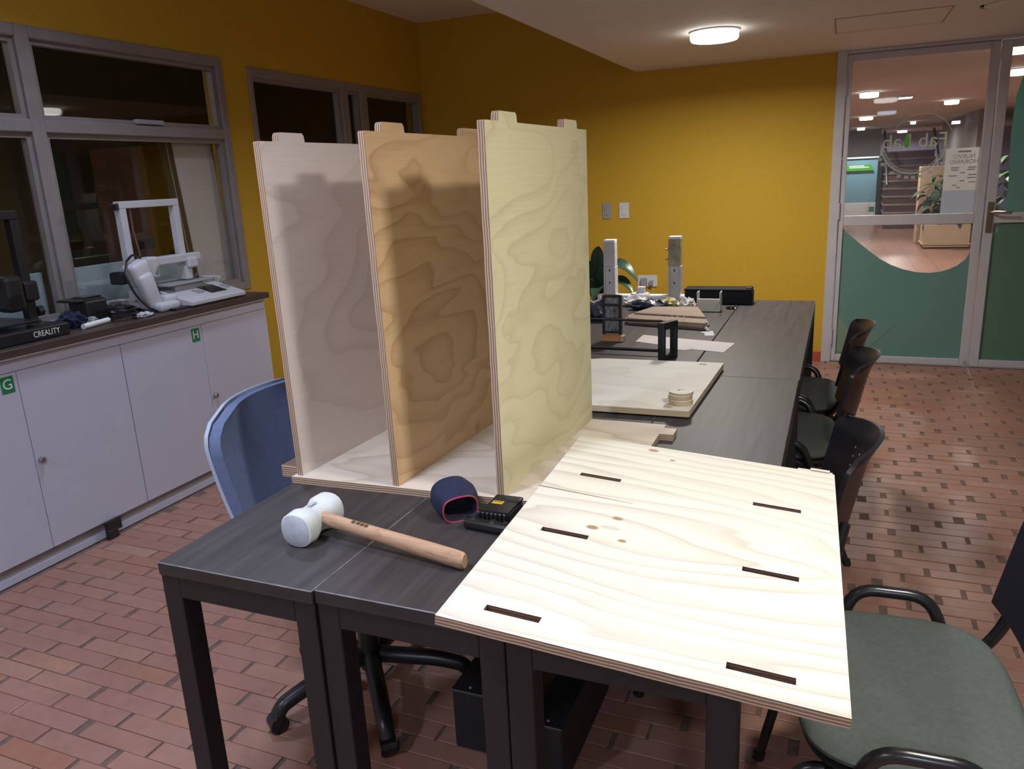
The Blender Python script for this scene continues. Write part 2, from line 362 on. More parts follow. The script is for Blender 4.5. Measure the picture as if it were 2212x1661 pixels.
for x, y, h in far:
    lo, md, hi = brick_mesh('', None, h-random.uniform(0, 0.003), 0.0318-random.uniform(0, 0.0008), random.uniform(-0.0012, 0.0008))
    L_ = [[bm.verts.new((px+x, py+y, pz)) for px, py, pz in ring] for ring in (lo, md, hi)]
    for a, b in zip(L_, L_[1:]):
        for k in range(4): bm.faces.new((a[k], a[(k+1) % 4], b[(k+1) % 4], b[k]))
    bm.faces.new(L_[2])
o = obj('brick_field', bm, M['brick_far'], fl); o['kind'] = 'stuff'
obj('paving_behind', B(XL, YF+0.02, -0.02, XR-0.02, 0.70, -0.0005), M['brick_plane'], fl)
obj('paving_right', B(1.90, 0.71, -0.02, XR-0.02, YB, -0.0005), M['brick_plane'], fl)

# walls
W1 = (1.15, 3.90, 0.90, 2.27); W2 = (4.12, 6.33, 0.90, 2.245)     # window openings y0 y1 z0 z1
bm = bmesh.new(); t = 0.15
for y0, y1, z0, z1 in ((YF, W1[0], 0, ZU), (W1[0], W1[1], 0, W1[2]), (W1[0], W1[1], W1[3], ZU), (W1[1], W2[0], 0, ZU), (W2[0], W2[1], 0, W2[2]), (W2[0], W2[1], W2[3], ZU), (W2[1], YB, 0, ZU)):
    box(bm, XL-t, y0, z0, XL, y1, z1)
struct('wall_left', bm, M['yellow'], label='yellow painted wall with two grey framed interior windows')
bm = bmesh.new()
box(bm, XL-t, YB, 0, -0.078, YB+0.14, ZU); box(bm, 2.0, YB, 0, XR, YB+0.14, ZU); box(bm, -0.078, YB, ZC, 2.0, YB+0.14, ZU)
struct('wall_back', bm, M['yellow'], label='bright yellow end wall beside the glass doors')
struct('wall_right', B(XR, YF, 0, XR+0.15, YB+0.14, ZU), M['white_wall'])
struct('wall_front', B(XL-t, YF-0.15, 0, XR+0.15, YF, ZU), M['white_wall'])
struct('ceiling', B(XS, YF, ZC, XR, YB, ZU), M['ceil'], label='low white plaster ceiling with round downlight')
struct('ceiling_upper', B(XL-t, YF, ZU, XR, YB+0.14, ZU+0.1), M['ceil'], label='higher strip of ceiling along the window wall')
struct('baseboard_back', B(-3.4, YB-0.012, 0, -0.08, YB, 0.075), M['red_skirt'], label='low red tile skirting under yellow end wall')

# ceiling fittings
def downlight(loc, r, power, col, label, group, h=0.055, spread=170, lit=6.0):
    t_ = thing('ceiling_light', label, 'light', loc, 0, group)
    obj('ring', LT([(r+0.006, 0), (r+0.008, -0.006), (r+0.004, -0.010), (r*0.9, -0.010)], 32), M['white_plastic'], t_, True)
    obj('diffuser', LT([(r*0.98, -0.0102), (r, -0.016), (r, -h*0.75), (r*0.95, -h*0.95), (r*0.85, -h), (0.001, -h-0.001)], 32), emis('lit_diffuser', col, lit), t_, True)
    if power:
        ld = bpy.data.lights.new('lamp', 'AREA'); ld.shape = 'DISK'; ld.size = 2*r*0.95; ld.energy = power; ld.color = col; ld.spread = math.radians(spread)
        lo = bpy.data.objects.new('lamp', ld); lo.location = (0, 0, -h-0.006); lo.parent = t_; C.objects.link(lo)
    return t_
G = 'round lights of the workshop ceiling'
downlight((-0.72, 4.87, ZC), 0.135, P_BACK, COL_BACK, 'round lit downlight in the low ceiling near the yellow end wall', G)
downlight((0.45, 1.40, ZC), 0.135, P_MAIN, COL_MAIN, 'round lit downlight in the low ceiling above the plywood panels', G)
downlight((-1.15, 0.75, ZC), 0.135, P_LEFT, COL_COOL, 'unseen cool downlight added in the low ceiling in front of the mallet', G)  # out of view, added for the soft cool light on the left
downlight((-2.45, 2.5, ZU), 0.135, P_UPPER, COL_COOL, 'unseen cool downlight added in the upper ceiling before the cabinets', G, spread=130)  # unseen lamp added to fill the cabinets and left floor
downlight((-2.2, -1.3, ZU), 0.135, P_COOL, COL_COOL, 'unseen cool fill light added in the upper ceiling behind the camera', G)  # fill lamp added behind the camera to lift the left side
downlight((0.6, -1.6, ZC), 0.135, P_COOL, COL_COOL, 'unseen cool fill light added in the low ceiling behind the camera', G)  # second added fill lamp, softens the shadows from the front
hp = thing('ceiling_hatch', 'flush access hatch in the ceiling before the glass doors', 'hatch', (0.2, 5.2, ZC))
bm = bmesh.new()
for a in ((-0.29, -0.27, 0.29, -0.262), (-0.29, 0.262, 0.29, 0.27), (-0.29, -0.262, -0.282, 0.262), (0.282, -0.262, 0.29, 0.262)): box(bm, a[0], a[1], -0.003, a[2], a[3], 0)
obj('hatch_frame', bm, M['tan'], hp); obj('hatch_leaf', B(-0.278, -0.258, -0.0025, 0.278, 0.258, 0), M['ceil'], hp)
vt = thing('ceiling_vent', 'round white vent cover in the ceiling near the door top', 'vent', (0.78, 5.0, ZC))
obj('rim', LT([(0.20, 0), (0.20, -0.012), (0.185, -0.016), (0.17, -0.010), (0.17, 0)], 40), M['ceil'], vt, True)
obj('disc', LT([(0.15, 0), (0.15, -0.014), (0.13, -0.02), (0.001, -0.022)], 40), M['ceil'], vt, True)

# ---------------------------------------------------------------- windows
def bars(parent, lst, m, x0, x1, name='frame'):
    for y0, y1, z0, z1 in lst: obj(name, RB(x0, y0, z0, x1, y1, z1, 0.006, 1), m, parent)
def window(name, label, lst, panes, m=M['win_frame']):
    o = bpy.data.objects.new(name, None); C.objects.link(o); o['kind'] = 'structure'; o['label'] = label; o['category'] = 'window'
    bars(o, lst, m, XL-0.07, XL+0.012, 'frame_bar')
    for (y0, y1, z0, z1) in panes:
        p = obj('pane', B(XL-0.045, y0, z0, XL-0.039, y1, z1), M['glass_dark'], o)
        for a in ((y0, y0+0.022, z0, z1), (y1-0.022, y1, z0, z1), (y0+0.022, y1-0.022, z0, z0+0.022), (y0+0.022, y1-0.022, z1-0.022, z1)):
            obj('glazing_bead', B(XL-0.052, a[0], a[2], XL-0.012, a[1], a[3]), m, p)
    return o
y0, y1, z0, z1 = W1
w1 = window('window_1', 'wide grey framed interior window above the white cabinets',
    [(y0, y0+0.05, z0, z1), (y1-0.055, y1, z0, z1), (2.605, 2.675, z0, z1)] + [(ya, yb, za, zb) for ya, yb in ((y0+0.05, 2.605), (2.675, y1-0.055)) for za, zb in ((z1-0.055, z1), (z0, z0+0.05), (1.805, 1.865))],
    [(y0+0.05, 2.605, 1.865, z1-0.055), (2.675, y1-0.055, 1.865, z1-0.055), (y0+0.05, 2.605, z0+0.05, 1.805), (2.675, y1-0.055, z0+0.05, 1.805)])
obj('latch', RB(XL-0.012, 3.20, 1.868, XL+0.02, 3.38, 1.892, 0.004), M['grey_plastic'], w1)
y0, y1, z0, z1 = W2
w2 = window('window_2', 'dark grey framed interior window behind the upright panels',
    [(y0, y0+0.04, z0, z1), (y1-0.05, y1, z0, z1), (5.11, 5.20, z0, z1), (5.36, 5.46, z0, z1)] + [(ya, yb, za, zb) for ya, yb in ((y0+0.04, 5.11), (5.20, 5.36), (5.46, y1-0.05)) for za, zb in ((z1-0.055, z1), (z0, z0+0.05))],
    [(y0+0.04, 5.11, z0+0.05, z1-0.055), (5.46, y1-0.05, z0+0.05, z1-0.055), (5.20, 5.36, z0+0.05, z1-0.055)])
# the dim room behind the windows
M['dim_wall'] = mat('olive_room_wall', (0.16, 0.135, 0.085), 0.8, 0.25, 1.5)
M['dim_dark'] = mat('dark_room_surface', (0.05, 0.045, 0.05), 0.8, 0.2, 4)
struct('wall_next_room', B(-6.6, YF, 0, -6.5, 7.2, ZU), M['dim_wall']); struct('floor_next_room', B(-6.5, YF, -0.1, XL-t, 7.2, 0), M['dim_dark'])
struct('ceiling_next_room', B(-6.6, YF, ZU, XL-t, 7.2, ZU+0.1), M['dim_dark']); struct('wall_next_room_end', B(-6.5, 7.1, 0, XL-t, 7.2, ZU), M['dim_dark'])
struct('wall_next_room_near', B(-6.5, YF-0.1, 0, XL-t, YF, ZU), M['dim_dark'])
M['pale_blue'] = mat('pale_blue_board', (0.40, 0.49, 0.56), 0.6, 0.06, 3)
M['whiteboard'] = mat('white_board_face', (0.66, 0.63, 0.66), 0.5, 0.03, 3)
tag(obj('sill_screen', RB(-3.575, 1.2, 0.90, -3.560, 2.60, 1.167, 0.003), M['pale_blue']), 'pale blue strip on the window sill, left of the mullion', 'screen', 'pale blue strips on the window sill')
tag(obj('sill_screen', RB(-3.575, 2.68, 0.90, -3.560, 3.46, 1.167, 0.003), M['pale_blue']), 'pale blue strip on the window sill behind the white printer', 'screen', 'pale blue strips on the window sill')
wb = thing('leaning_board', 'white board with dark side frame leaning in the window corner', 'board', (-3.545, 3.74, 0.905)); wb.rotation_euler = (0.075, 0, 0)
obj('face', RB(-0.008, -0.152, 0.012, 0.008, 0.150, 0.95, 0.003), M['whiteboard'], wb)
obj('side_frame', RB(-0.012, -0.235, 0.018, 0.006, -0.156, 0.95, 0.003), M['steel_black'], wb); obj('seam_strip', B(0.006, -0.200, 0.03, 0.009, -0.194, 0.94), M['grey_plastic'], wb)
downlight((-5.2, 2.2, ZU), 0.12, 16, (1.0, 0.88, 0.70), 'dim unseen lamp added in the dark room behind the windows', G)  # lamp added to lift what shows through the panes
rc = thing('tool_cabinet', 'rust brown open cabinet standing far behind the window', 'cabinet', (-5.6, 5.3, 0))
M['rust'] = mat('rust_board', (0.17, 0.085, 0.055), 0.7, 0.2, 5)
obj('side_panel', RB(-0.3, -0.35, 0, 0.3, -0.32, 1.9, 0.004), M['rust'], rc); obj('side_panel', RB(-0.3, 0.32, 0, 0.3, 0.35, 1.9, 0.004), M['rust'], rc); obj('back_panel', RB(-0.3, -0.32, 0, -0.28, 0.32, 1.9, 0.004), M['rust'], rc)
for z in (0.05, 0.7, 1.25, 1.87): obj('shelf', RB(-0.28, -0.32, z, 0.3, 0.32, z+0.025, 0.003), M['rust'], rc)

# ---------------------------------------------------------------- glass doors
fr = bpy.data.objects.new('trim_1', None); C.objects.link(fr); fr['kind'] = 'structure'; fr['label'] = 'grey aluminium frame around the glass doors'; fr['category'] = 'trim'
obj('jamb', RB(-0.078, YB-0.02, 0, -0.012, YB+0.10, ZC, 0.004), M['alu'], fr); obj('head', RB(-0.012, YB-0.02, ZC-0.022, 2.0, YB+0.10, ZC, 0.004), M['alu'], fr); obj('jamb', RB(1.94, YB-0.02, 0, 2.0, YB+0.10, ZC-0.022, 0.004), M['alu'], fr)
def door(name, label, x0, x1, sl, sr):
    o = bpy.data.objects.new(name, None); C.objects.link(o); o['kind'] = 'structure'; o['label'] = label; o['category'] = 'door'
    ya, yb = YB, YB+0.045; z0, z1 = 0.008, 2.232
    obj('stile', RB(x0, ya, z0, x0+sl, yb, z1, 0.004), M['alu'], o); obj('stile', RB(x1-sr, ya, z0, x1, yb, z1, 0.004), M['alu'], o)
    obj('rail', RB(x0+sl, ya, z0, x1-sr, yb, 0.058, 0.004), M['alu'], o); obj('rail', RB(x0+sl, ya, 1.040, x1-sr, yb, 1.112, 0.004), M['alu'], o); obj('rail', RB(x0+sl, ya, 2.185, x1-sr, yb, z1, 0.004), M['alu'], o)
    obj('pane', B(x0+sl, ya+0.020, 0.058, x1-sr, ya+0.026, 1.040), M['glass'], o); obj('pane', B(x0+sl, ya+0.020, 1.112, x1-sr, ya+0.026, 2.185), M['glass'], o)
    return o
d1 = door('door_1', 'left glass door leaf with paper notice and teal film', -0.010, 0.928, 0.036, 0.055)
d2 = door('door_2', 'right glass door leaf with bronze lever handle', 0.936, 1.938, 0.060, 0.055)
for z in (0.20, 1.15, 2.02): obj('hinge', TB([(-0.011, YB-0.012, z-0.06), (-0.011, YB-0.012, z+0.06)], 0.009, 8), M['alu'], d1, True)
hd = obj('handle_plate', RB(0.948, YB-0.010, 0.975, 0.984, YB, 1.185, 0.004), M['bronze'], d2); obj('lever', TB([(0.966, YB-0.008, 1.118), (0.966, YB-0.055, 1.118), (1.09, YB-0.055, 1.112)], 0.0095, 8, 0.02), M['chrome'], hd, True)
obj('floor_bolt', RB(0.895, YB-0.012, 0.0, 0.925, YB, 0.05, 0.003), M['grey_plastic'], d1)
# films on the glass
def vert_poly(poly, y0, y1):
    bm = bmesh.new(); prism(bm, [(p[0], p[1]) for p in poly], y0, y1); bm.transform(Matrix(((1, 0, 0, 0), (0, 0, 1, 0), (0, 1, 0, 0), (0, 0, 0, 1)))); return bm
M['teal'] = film('teal_vinyl', (0.20, 0.37, 0.33), 0.4); M['leaf1'] = film('olive_vinyl', (0.26, 0.38, 0.26), 0.3); M['leaf2'] = film('sage_vinyl', (0.21, 0.36, 0.29), 0.3); M['green_film'] = film('green_vinyl', (0.15, 0.27, 0.20), 0.35)
cv = [(0.026, 1.02), (0.06, 0.985), (0.124, 0.93), (0.20, 0.865), (0.29, 0.795), (0.37, 0.748), (0.449, 0.717), (0.54, 0.695), (0.63, 0.690), (0.70, 0.700), (0.749, 0.717), (0.80, 0.745), (0.845, 0.785), (0.873, 0.835)]
fm = obj('teal_film', vert_poly([(0.026, 0.058), (0.873, 0.058)] + cv[::-1], YB+0.0175, YB+0.0195), M['teal'], d1)
obj('leaf_shape', vert_poly([(0.026, 0.36), (0.06, 0.33), (0.10, 0.26), (0.115, 0.22), (0.20, 0.21), (0.15, 0.14), (0.08, 0.08), (0.026, 0.075)], YB+0.0155, YB+0.0172), M['leaf1'], fm)
obj('leaf_shape', vert_poly([(0.16, 0.10), (0.24, 0.22), (0.36, 0.29), (0.44, 0.315), (0.38, 0.25), (0.30, 0.16), (0.24, 0.10)], YB+0.0155, YB+0.0172), M['leaf2'], fm)
obj('green_film', vert_poly([(1.02, 0.058), (1.883, 0.058), (1.883, 1.040), (1.045, 1.040), (1.03, 0.99), (0.998, 0.93), (0.998, 0.058)], YB+0.0175, YB+0.0195), M['green_film'], d2)
obj('teal_film', vert_poly([(1.05, 1.112), (1.883, 1.112), (1.883, 2.185), (1.22, 2.185), (1.12, 2.08), (1.07, 1.98), (1.046, 1.865), (1.041, 1.63), (1.053, 1.40), (1.06, 1.29)], YB+0.0175, YB+0.0195), M['teal'], d2)
rotx = Matrix.Rotation(PI/2, 4, 'X')
M['pale_print'] = film('pale_vinyl', (0.55, 0.57, 0.40), 0.3, 0.45); M['grey_print'] = film('grey_vinyl', (0.46, 0.48, 0.48), 0.3, 0.6)
def dmx(x, z, mirror=True): return Matrix.Translation((x, YB+0.017, z)) @ rotx @ Matrix.Diagonal(((-1 if mirror else 1), 1, 1, 1))
text('logo_lettering', 'Fab Lab', 0.135, M['pale_print'], d1, dmx(0.46, 1.62))
obj('logo_drop', vert_poly([(0.395, 1.59), (0.41, 1.575), (0.425, 1.59), (0.425, 1.65), (0.41, 1.68), (0.395, 1.65)], YB+0.0145, YB+0.0165), mat('green_print', (0.10, 0.36, 0.05), 0.5), d1)
def ring_poly(cx, cz, r0, r1, a0, a1, n=36):
    bm = bmesh.new()
    for i in range(n):
        p = [(r0, a0+(a1-a0)*i/n), (r1, a0+(a1-a0)*i/n), (r1, a0+(a1-a0)*(i+1)/n), (r0, a0+(a1-a0)*(i+1)/n)]
        pts = [(cx+r*math.cos(a), cz+r*math.sin(a)) for r, a in p]
        prism(bm, pts, YB+0.0145, YB+0.0160)
    bmesh.ops.remove_doubles(bm, verts=bm.verts[:], dist=1e-6)
    bm.transform(Matrix(((1, 0, 0, 0), (0, 0, 1, 0), (0, 1, 0, 0), (0, 0, 0, 1)))); return bm
obj('emblem_ring', ring_poly(0.455, 1.605, 0.197, 0.212, PI*1.03, PI*1.97), M['grey_print'], d1); obj('emblem_ring', ring_poly(0.455, 1.605, 0.184, 0.190, PI*1.06, PI*1.92), M['grey_print'], d1)
obj('emblem_ring', ring_poly(0.50, 1.605, 0.196, 0.202, PI*0.12, PI*0.85), film('faint_vinyl', (0.5, 0.5, 0.5), 0.3, 0.25), d1)
for a in (205, 215, 237, 250, 262, 273, 284, 300, 312, 322):
    ca, sa = math.cos(math.radians(a)), math.sin(math.radians(a)); cx_, cz_ = 0.455+0.234*ca, 1.605+0.234*sa
    obj('emblem_tooth', vert_poly([(cx_-0.014, cz_-0.011), (cx_+0.014, cz_-0.011), (cx_+0.014, cz_+0.011), (cx_-0.014, cz_+0.011)], YB+0.0145, YB+0.0160), M['grey_print'], d1)
M['paper'] = film('paper', (0.78, 0.78, 0.76), 0.5); M['paper2'] = film('paper_thin', (0.60, 0.64, 0.70), 0.5); M['ink'] = mat('faded_ink', (0.34, 0.34, 0.345), 0.6)
nt = thing('paper_notice', 'white paper notice taped to the left glass door above the rail', 'notice', (0.776, YB+0.017, 1.12))
obj('sheet', B(-0.116, -0.002, 0.15, 0.110, 0, 0.437), M['paper'], nt); obj('lower_sheet', B(-0.118, -0.001, -0.005, 0.106, 0.001, 0.15), M['paper2'], nt)
def nmx(x, z): return Matrix.Translation((x, -0.0032, z)) @ rotx @ Matrix.Diagonal((-1, 1, 1, 1))
obj('print_line', B(-0.04, -0.0034, 0.407, 0.04, -0.0022, 0.419), M['ink'], nt); text('print_heading', 'NUEVO', 0.040, M['ink'], nt, nmx(0.0, 0.380)); text('print_heading', 'HORARIO', 0.040, M['ink'], nt, nmx(0.0, 0.344))
for i, (x, z, w_) in enumerate(((-0.05, 0.305, 0.05), (0.055, 0.305, 0.05), (-0.05, 0.29, 0.045), (0.05, 0.29, 0.05), (0.0, 0.27, 0.03), (0.06, 0.255, 0.05), (-0.06, 0.25, 0.05), (0.0, 0.215, 0.03), (0.055, 0.235, 0.05), (0.06, 0.205, 0.04), (-0.045, 0.185, 0.03), (-0.02, 0.17, 0.025))):
    obj('print_line', B(x-w_/2, -0.0034, z-0.004, x+w_/2, -0.0022, z+0.004), M['ink'], nt)

# wall plates
for x, m, lb in ((-1.789, M['grey_plastic'], 'grey blank wall plate on the yellow wall, left of the switch'), (-1.644, M['white_plastic'], 'white light switch on the yellow wall')):
    t_ = thing('wall_plate', lb, 'switch', (x, YB, 1.2)); w_ = 0.037 if m is M['grey_plastic'] else 0.041
    obj('plate', RB(-w_, -0.009, -0.062, w_, 0, 0.064, 0.003), m, t_); obj('rocker', RB(-0.017, -0.013, -0.034, 0.017, -0.008, 0.034, 0.002), m, t_)
t_ = thing('wall_outlet', 'white outlet plate with adaptor low on the yellow wall behind the posts', 'outlet', (-1.45, YB, 0.62))
obj('plate', RB(-0.082, -0.010, -0.045, 0.082, 0, 0.05, 0.003), M['white_plastic'], t_); obj('plug', RB(-0.05, -0.045, -0.05, 0.0, -0.01, 0.03, 0.006), M['grey_plastic'], t_); obj('plug', RB(0.02, -0.04, -0.03, 0.05, -0.01, 0.01, 0.005), M['grey_plastic'], t_)

# ---------------------------------------------------------------- hallway beyond the doors
struct('floor_hallway', B(-3.0, YB+0.06, -0.15, 6.0, 26.2, -0.001), M['brick_plane']); 
M['hall_ceil'] = mat('warm_hall_ceiling', (0.56, 0.50, 0.45), 0.8, 0.05, 1.0); M['hall_grey'] = mat('grey_cladding', (0.30, 0.29, 0.285), 0.6, 0.05, 3); M['hall_blue_lit'] = mat('blue_lit_wall', (0.34, 0.35, 0.55), 0.7, 0.05, 2)  # end wall colour carries the bluish light falling on it
struct('ceiling_hallway', B(-3.0, YB+0.14, ZC, 6.0, 26.2, ZC+0.1), M['hall_ceil'])
struct('wall_hallway_left', B(-3.1, YB+0.14, 0, -3.0, 26.2, ZC), M['hall_grey']); struct('wall_hallway_end', B(-3.0, 26.2, 0, 6.0, 26.3, ZC), M['hall_blue_lit']); struct('wall_hallway_right', B(6.0, YB+0.14, 0, 6.1, 26.3, ZC), M['hall_grey'])
cl = bpy.data.objects.new('wall_hallway_cladding', None); C.objects.link(cl); cl['kind'] = 'structure'; cl['category'] = 'wall'; cl['label'] = 'grey cladding boards on the corridor wall'
for i in range(6): obj('panel', RB(2.09, 15.9+i*0.9, 0, 2.20, 16.788+i*0.9, ZC-0.001, 0.004, 1), M['hall_grey'], cl)
struct('wall_hallway_block', B(0.0, 22.4, 0, 0.85, 22.6, ZC), M['hall_grey'], label='grey wall behind the reception booth')
GH = 'lights of the corridor ceiling'
for (x, y, r, p, lb) in ((0.23, 10.24, 0.10, P_HALL, 'round corridor downlight nearest the door hinge side'), (1.33, 12.73, 0.09, P_HALL, 'round corridor downlight right of the square panel light'), (0.33, 15.7, 0.11, P_HALL, 'round corridor downlight further back over the booth'), (1.12, 6.95, 0.10, 12, 'corridor downlight just outside the right door leaf'), (1.44, 8.85, 0.07, P_HALL*0.6, 'small corridor downlight behind the right door leaf'), (0.34, 20.6, 0.08, 22, 'small corridor light far back in front of the booth'), (1.43, 24.4, 0.12, 60, 'corridor light above the top of the staircase'), (1.3, 18.9, 0.05, 14, 'tiny light added before the foot of the staircase to brighten it')):  # the light before the stairs is added to bring out the treads
    downlight((x, y, ZC), r, p, COL_HALL, lb, GH, 0.06)
pl = thing('panel_light', 'square lit panel light in the corridor ceiling', 'light', (0.67, 11.36, ZC), 0, GH)
obj('frame', RB(-0.09, -0.13, -0.02, 0.09, 0.13, 0, 0.003), M['white_plastic'], pl); obj('diffuser', B(-0.075, -0.115, -0.023, 0.075, 0.115, -0.019), emis('panel_lit', COL_HALL, 6), pl)
bl = thing('wall_light', 'small bluish lit panel light high on the corridor cladding', 'light', (1.93, 17.5, 2.13))
obj('housing', RB(-0.075, -0.02, -0.02, 0.11, 0.02, 0.03, 0.003), M['white_plastic'], bl); obj('diffuser', B(-0.07, -0.03, -0.03, 0.07, 0.03, -0.019), emis('bluish_lit', (0.7, 0.72, 1.0), 3.0), bl); obj('diffuser', B(-0.07, -0.024, -0.015, 0.07, -0.019, 0.025), emis('bluish_lit', (0.7, 0.72, 1.0), 1.5), bl)
# booth
bt = thing('reception_booth', 'teal glazed booth with white base and green sign beyond the door', 'booth', (0.42, 21.2, 0))
M['booth_teal'] = mat('teal_panel', (0.16, 0.33, 0.40), 0.3, 0.1, 1.0)
obj('base', RB(-0.46, 0, 0, 0.40, 0.9, 0.52, 0.01), M['white_plastic'], bt); obj('glazing', RB(-0.44, 0.02, 0.52, 0.36, 0.88, 1.56, 0.01), M['booth_teal'], bt); obj('post', RB(0.36, -0.02, 0, 0.46, 0.08, 1.60, 0.01), M['black_gloss'], bt); obj('cap', RB(-0.47, -0.02, 1.56, 0.42, 0.92, 1.60, 0.01), M['white_plastic'], bt)
sg = obj('sign', PR([(-0.40, 0), (-0.36, -0.12), (0.32, -0.12), (0.24, 0.02)], -0.01, 0.01), mat('sign_green', (0.06, 0.36, 0.03), 0.5), bt); sg.rotation_euler = (PI/2, 0, 0); sg.location = (-0.05, -0.02, 1.40)
for z, w_ in ((1.39, 0.34), (1.355, 0.44)): obj('sign_print', B(-0.28, -0.034, z-0.011, -0.28+w_, -0.031, z+0.011), M['letter'], bt)
obj('tag', B(0.22, -0.004, 0.30, 0.34, 0, 0.42), mat('tag_green', (0.02, 0.20, 0.08), 0.5), bt)
# stairs
st = thing('staircase', 'dark brown timber staircase rising at the end of the corridor', 'staircase', (1.48, 19.6, 0))
M['stair'] = mat('brown_tread', (0.24, 0.145, 0.115), 0.55, 0.2, 4); M['riser'] = mat('dark_riser', (0.085, 0.052, 0.045), 0.7, 0.2, 4)
for i in range(10):
    obj('riser', B(-0.56, i*0.27+0.02, i*0.17, 0.56, 3.0, (i+1)*0.17-0.035), M['riser'], st); obj('tread', RB(-0.58, i*0.27, (i+1)*0.17-0.035, 0.58, 3.02, (i+1)*0.17, 0.006, 1), M['stair'], st)
for x in (-0.55, 0.55): obj('handrail', TB([(x, -0.05, 0.95), (x, 3.0, 2.2)], 0.03, 8), M['steel_black'], st)
# planter, pillar and plants
pb = thing('planter_box', 'tan planter box with leafy plants beyond the door', 'planter', (1.69, 15.1, 0))
M['tan_box'] = mat('tan_board', (0.47, 0.34, 0.22), 0.6, 0.06, 4)
obj('body', RB(-0.35, 0, 0.02, 0.35, 0.7, 0.40, 0.008), M['tan_box'], pb); obj('plinth', B(-0.33, 0.02, 0, 0.33, 0.68, 0.02), M['steel_black'], pb); obj('ledge', RB(-0.37, -0.02, 0.06, 0.37, 0.72, 0.085, 0.004), M['tan_box'], pb)
tag(obj('tan_pillar', RB(1.28, 15.95, 0, 1.66, 16.3, 1.36, 0.01), M['tan_box']), 'tan boxed pillar behind the corridor plants', 'pillar')
M['leaf'] = mat('corridor_leaf', (0.035, 0.075, 0.028), 0.5, 0.4, 8); M['leaf_dark'] = mat('dark_glossy_leaf', (0.030, 0.060, 0.038), 0.35, 0.35, 12, coat=0.2); M['stem'] = mat('green_stem', (0.05, 0.09, 0.035), 0.6)
def leaf_bm(L, W, droop, cup=0.15, nu=8, nv=4):
    def fn(u, v):
        wv = W*math.sin(PI*min(0.999, max(0.02, u))**0.8)*0.5; s = (v-0.5)*2
        a = droop*u; x = L*(math.sin(a)/droop if abs(droop) > 1e-3 else u); z = -L*((1-math.cos(a))/droop if abs(droop) > 1e-3 else 0)
        return (x, s*wv, z+cup*abs(s)*wv), (math.sin(a), 0, math.cos(a))
    return sheet(fn, nu, nv, 0.002)
def plant(parent, n, L, W, zr, base, m, seed, tilt=(0.2, 1.1), rad=0.05, stem_m=None):
    rnd = random.Random(seed); protos = []
    for i in range(n):
        if i < 4:
            o = obj('leaf', leaf_bm(L, W, 0.9+0.3*i), m, parent, True); protos.append(o)
        else:
            o = protos[i % 4].copy(); C.objects.link(o); o.parent = parent
        a = rnd.uniform(0, 2*PI); s = rnd.uniform(0.7, 1.15)
        o.location = (base[0]+math.cos(a)*rad*rnd.random(), base[1]+math.sin(a)*rad*rnd.random(), base[2]+rnd.uniform(*zr)); o.rotation_euler = (rnd.uniform(-0.3, 0.3), -rnd.uniform(*tilt), a); o.scale = (s, s, s)
for i, (dx, dy, h) in enumerate(((-0.20, 0.25, 0.72), (-0.04, 0.35, 0.85), (0.12, 0.25, 0.82), (0.26, 0.40, 0.75))):
    obj('stem', TB([(dx, dy, 0.36), (dx+0.02, dy, 0.36+h)], 0.008, 6), M['stem'], pb); plant(pb, 60, 0.26, 0.13, (0.02, h), (dx, dy, 0.38), M['leaf'], 20+i, (-0.6, 0.7), 0.16)
p2 = thing('corridor_plant', 'tall leafy plant in a pot behind the right door handle', 'plant', (1.48, 8.9, 0))
obj('pot', LT([(0.12, 0), (0.15, 0.28), (0.16, 0.30), (0.15, 0.31)], 20), M['tan_box'], p2, True); obj('stem', TB([(0, 0, 0.3), (0.01, 0, 1.5)], 0.01, 6), M['stem'], p2); plant(p2, 44, 0.18, 0.09, (0.1, 1.2), (0, 0, 0.35), M['leaf'], 31, (-0.3, 0.7), 0.03)

# ---------------------------------------------------------------- tables
TZ = 0.74
def make_table(label):
    t_ = thing('work_table', label, 'table', (0, 0, 0), 0, 'narrow dark work tables pushed together'); W, L = 0.4015, 1.815
    tt = obj('tabletop', RB(0, 0, TZ-0.030, W, L, TZ, 0.0018, 1), [M['laminate'], M['worn'], M['laminate_edge']], t_)
    for p in tt.data.polygons: p.material_index = 0 if abs(p.normal.z) > 0.95 else (1 if (p.normal.z > 0.3) else 2)
    for a in ((0.0, 0.004, 0.001+W-0.001, 0.054), (0.0, L-0.054, W, L-0.004)): obj('end_rail', RB(a[0]+0.05, a[1], TZ-0.080, a[2]-0.05, a[3], TZ-0.030, 0.002, 1), M['steel_black'], t_)
    for x in (0.0, W-0.05): obj('side_rail', RB(x, 0.054, TZ-0.080, x+0.05, L-0.054, TZ-0.030, 0.002, 1), M['steel_black'], t_)
    for x in (0.0, W-0.05):
        for y in (0.004, L-0.054): obj('leg', RB(x, y, 0, x+0.05, y+0.05, TZ-0.030, 0.002, 1), M['steel_black'], t_)
    return t_
ta = make_table('dark narrow work table under the mallet, leftmost of the front row'); ta.location = (-1.314, 1.087, 0)
dup(ta, (-0.911, 1.094, 0), 0, 'dark narrow work table under the mallet handle, middle of the front row')
dup(ta, (-0.507, 1.094, 0), 0, 'dark narrow work table under the big plywood panel, right of the front row')
dup(ta, (-1.314, 2.912, 0), 0, 'dark narrow work table at the back left, behind the upright panels')
dup(ta, (-0.911, 2.912, 0), 0, 'dark narrow work table at the back carrying the printer posts')
dup(ta, (-0.504, 2.912, 0), 0, 'dark narrow work table at the back right with clear brown top')

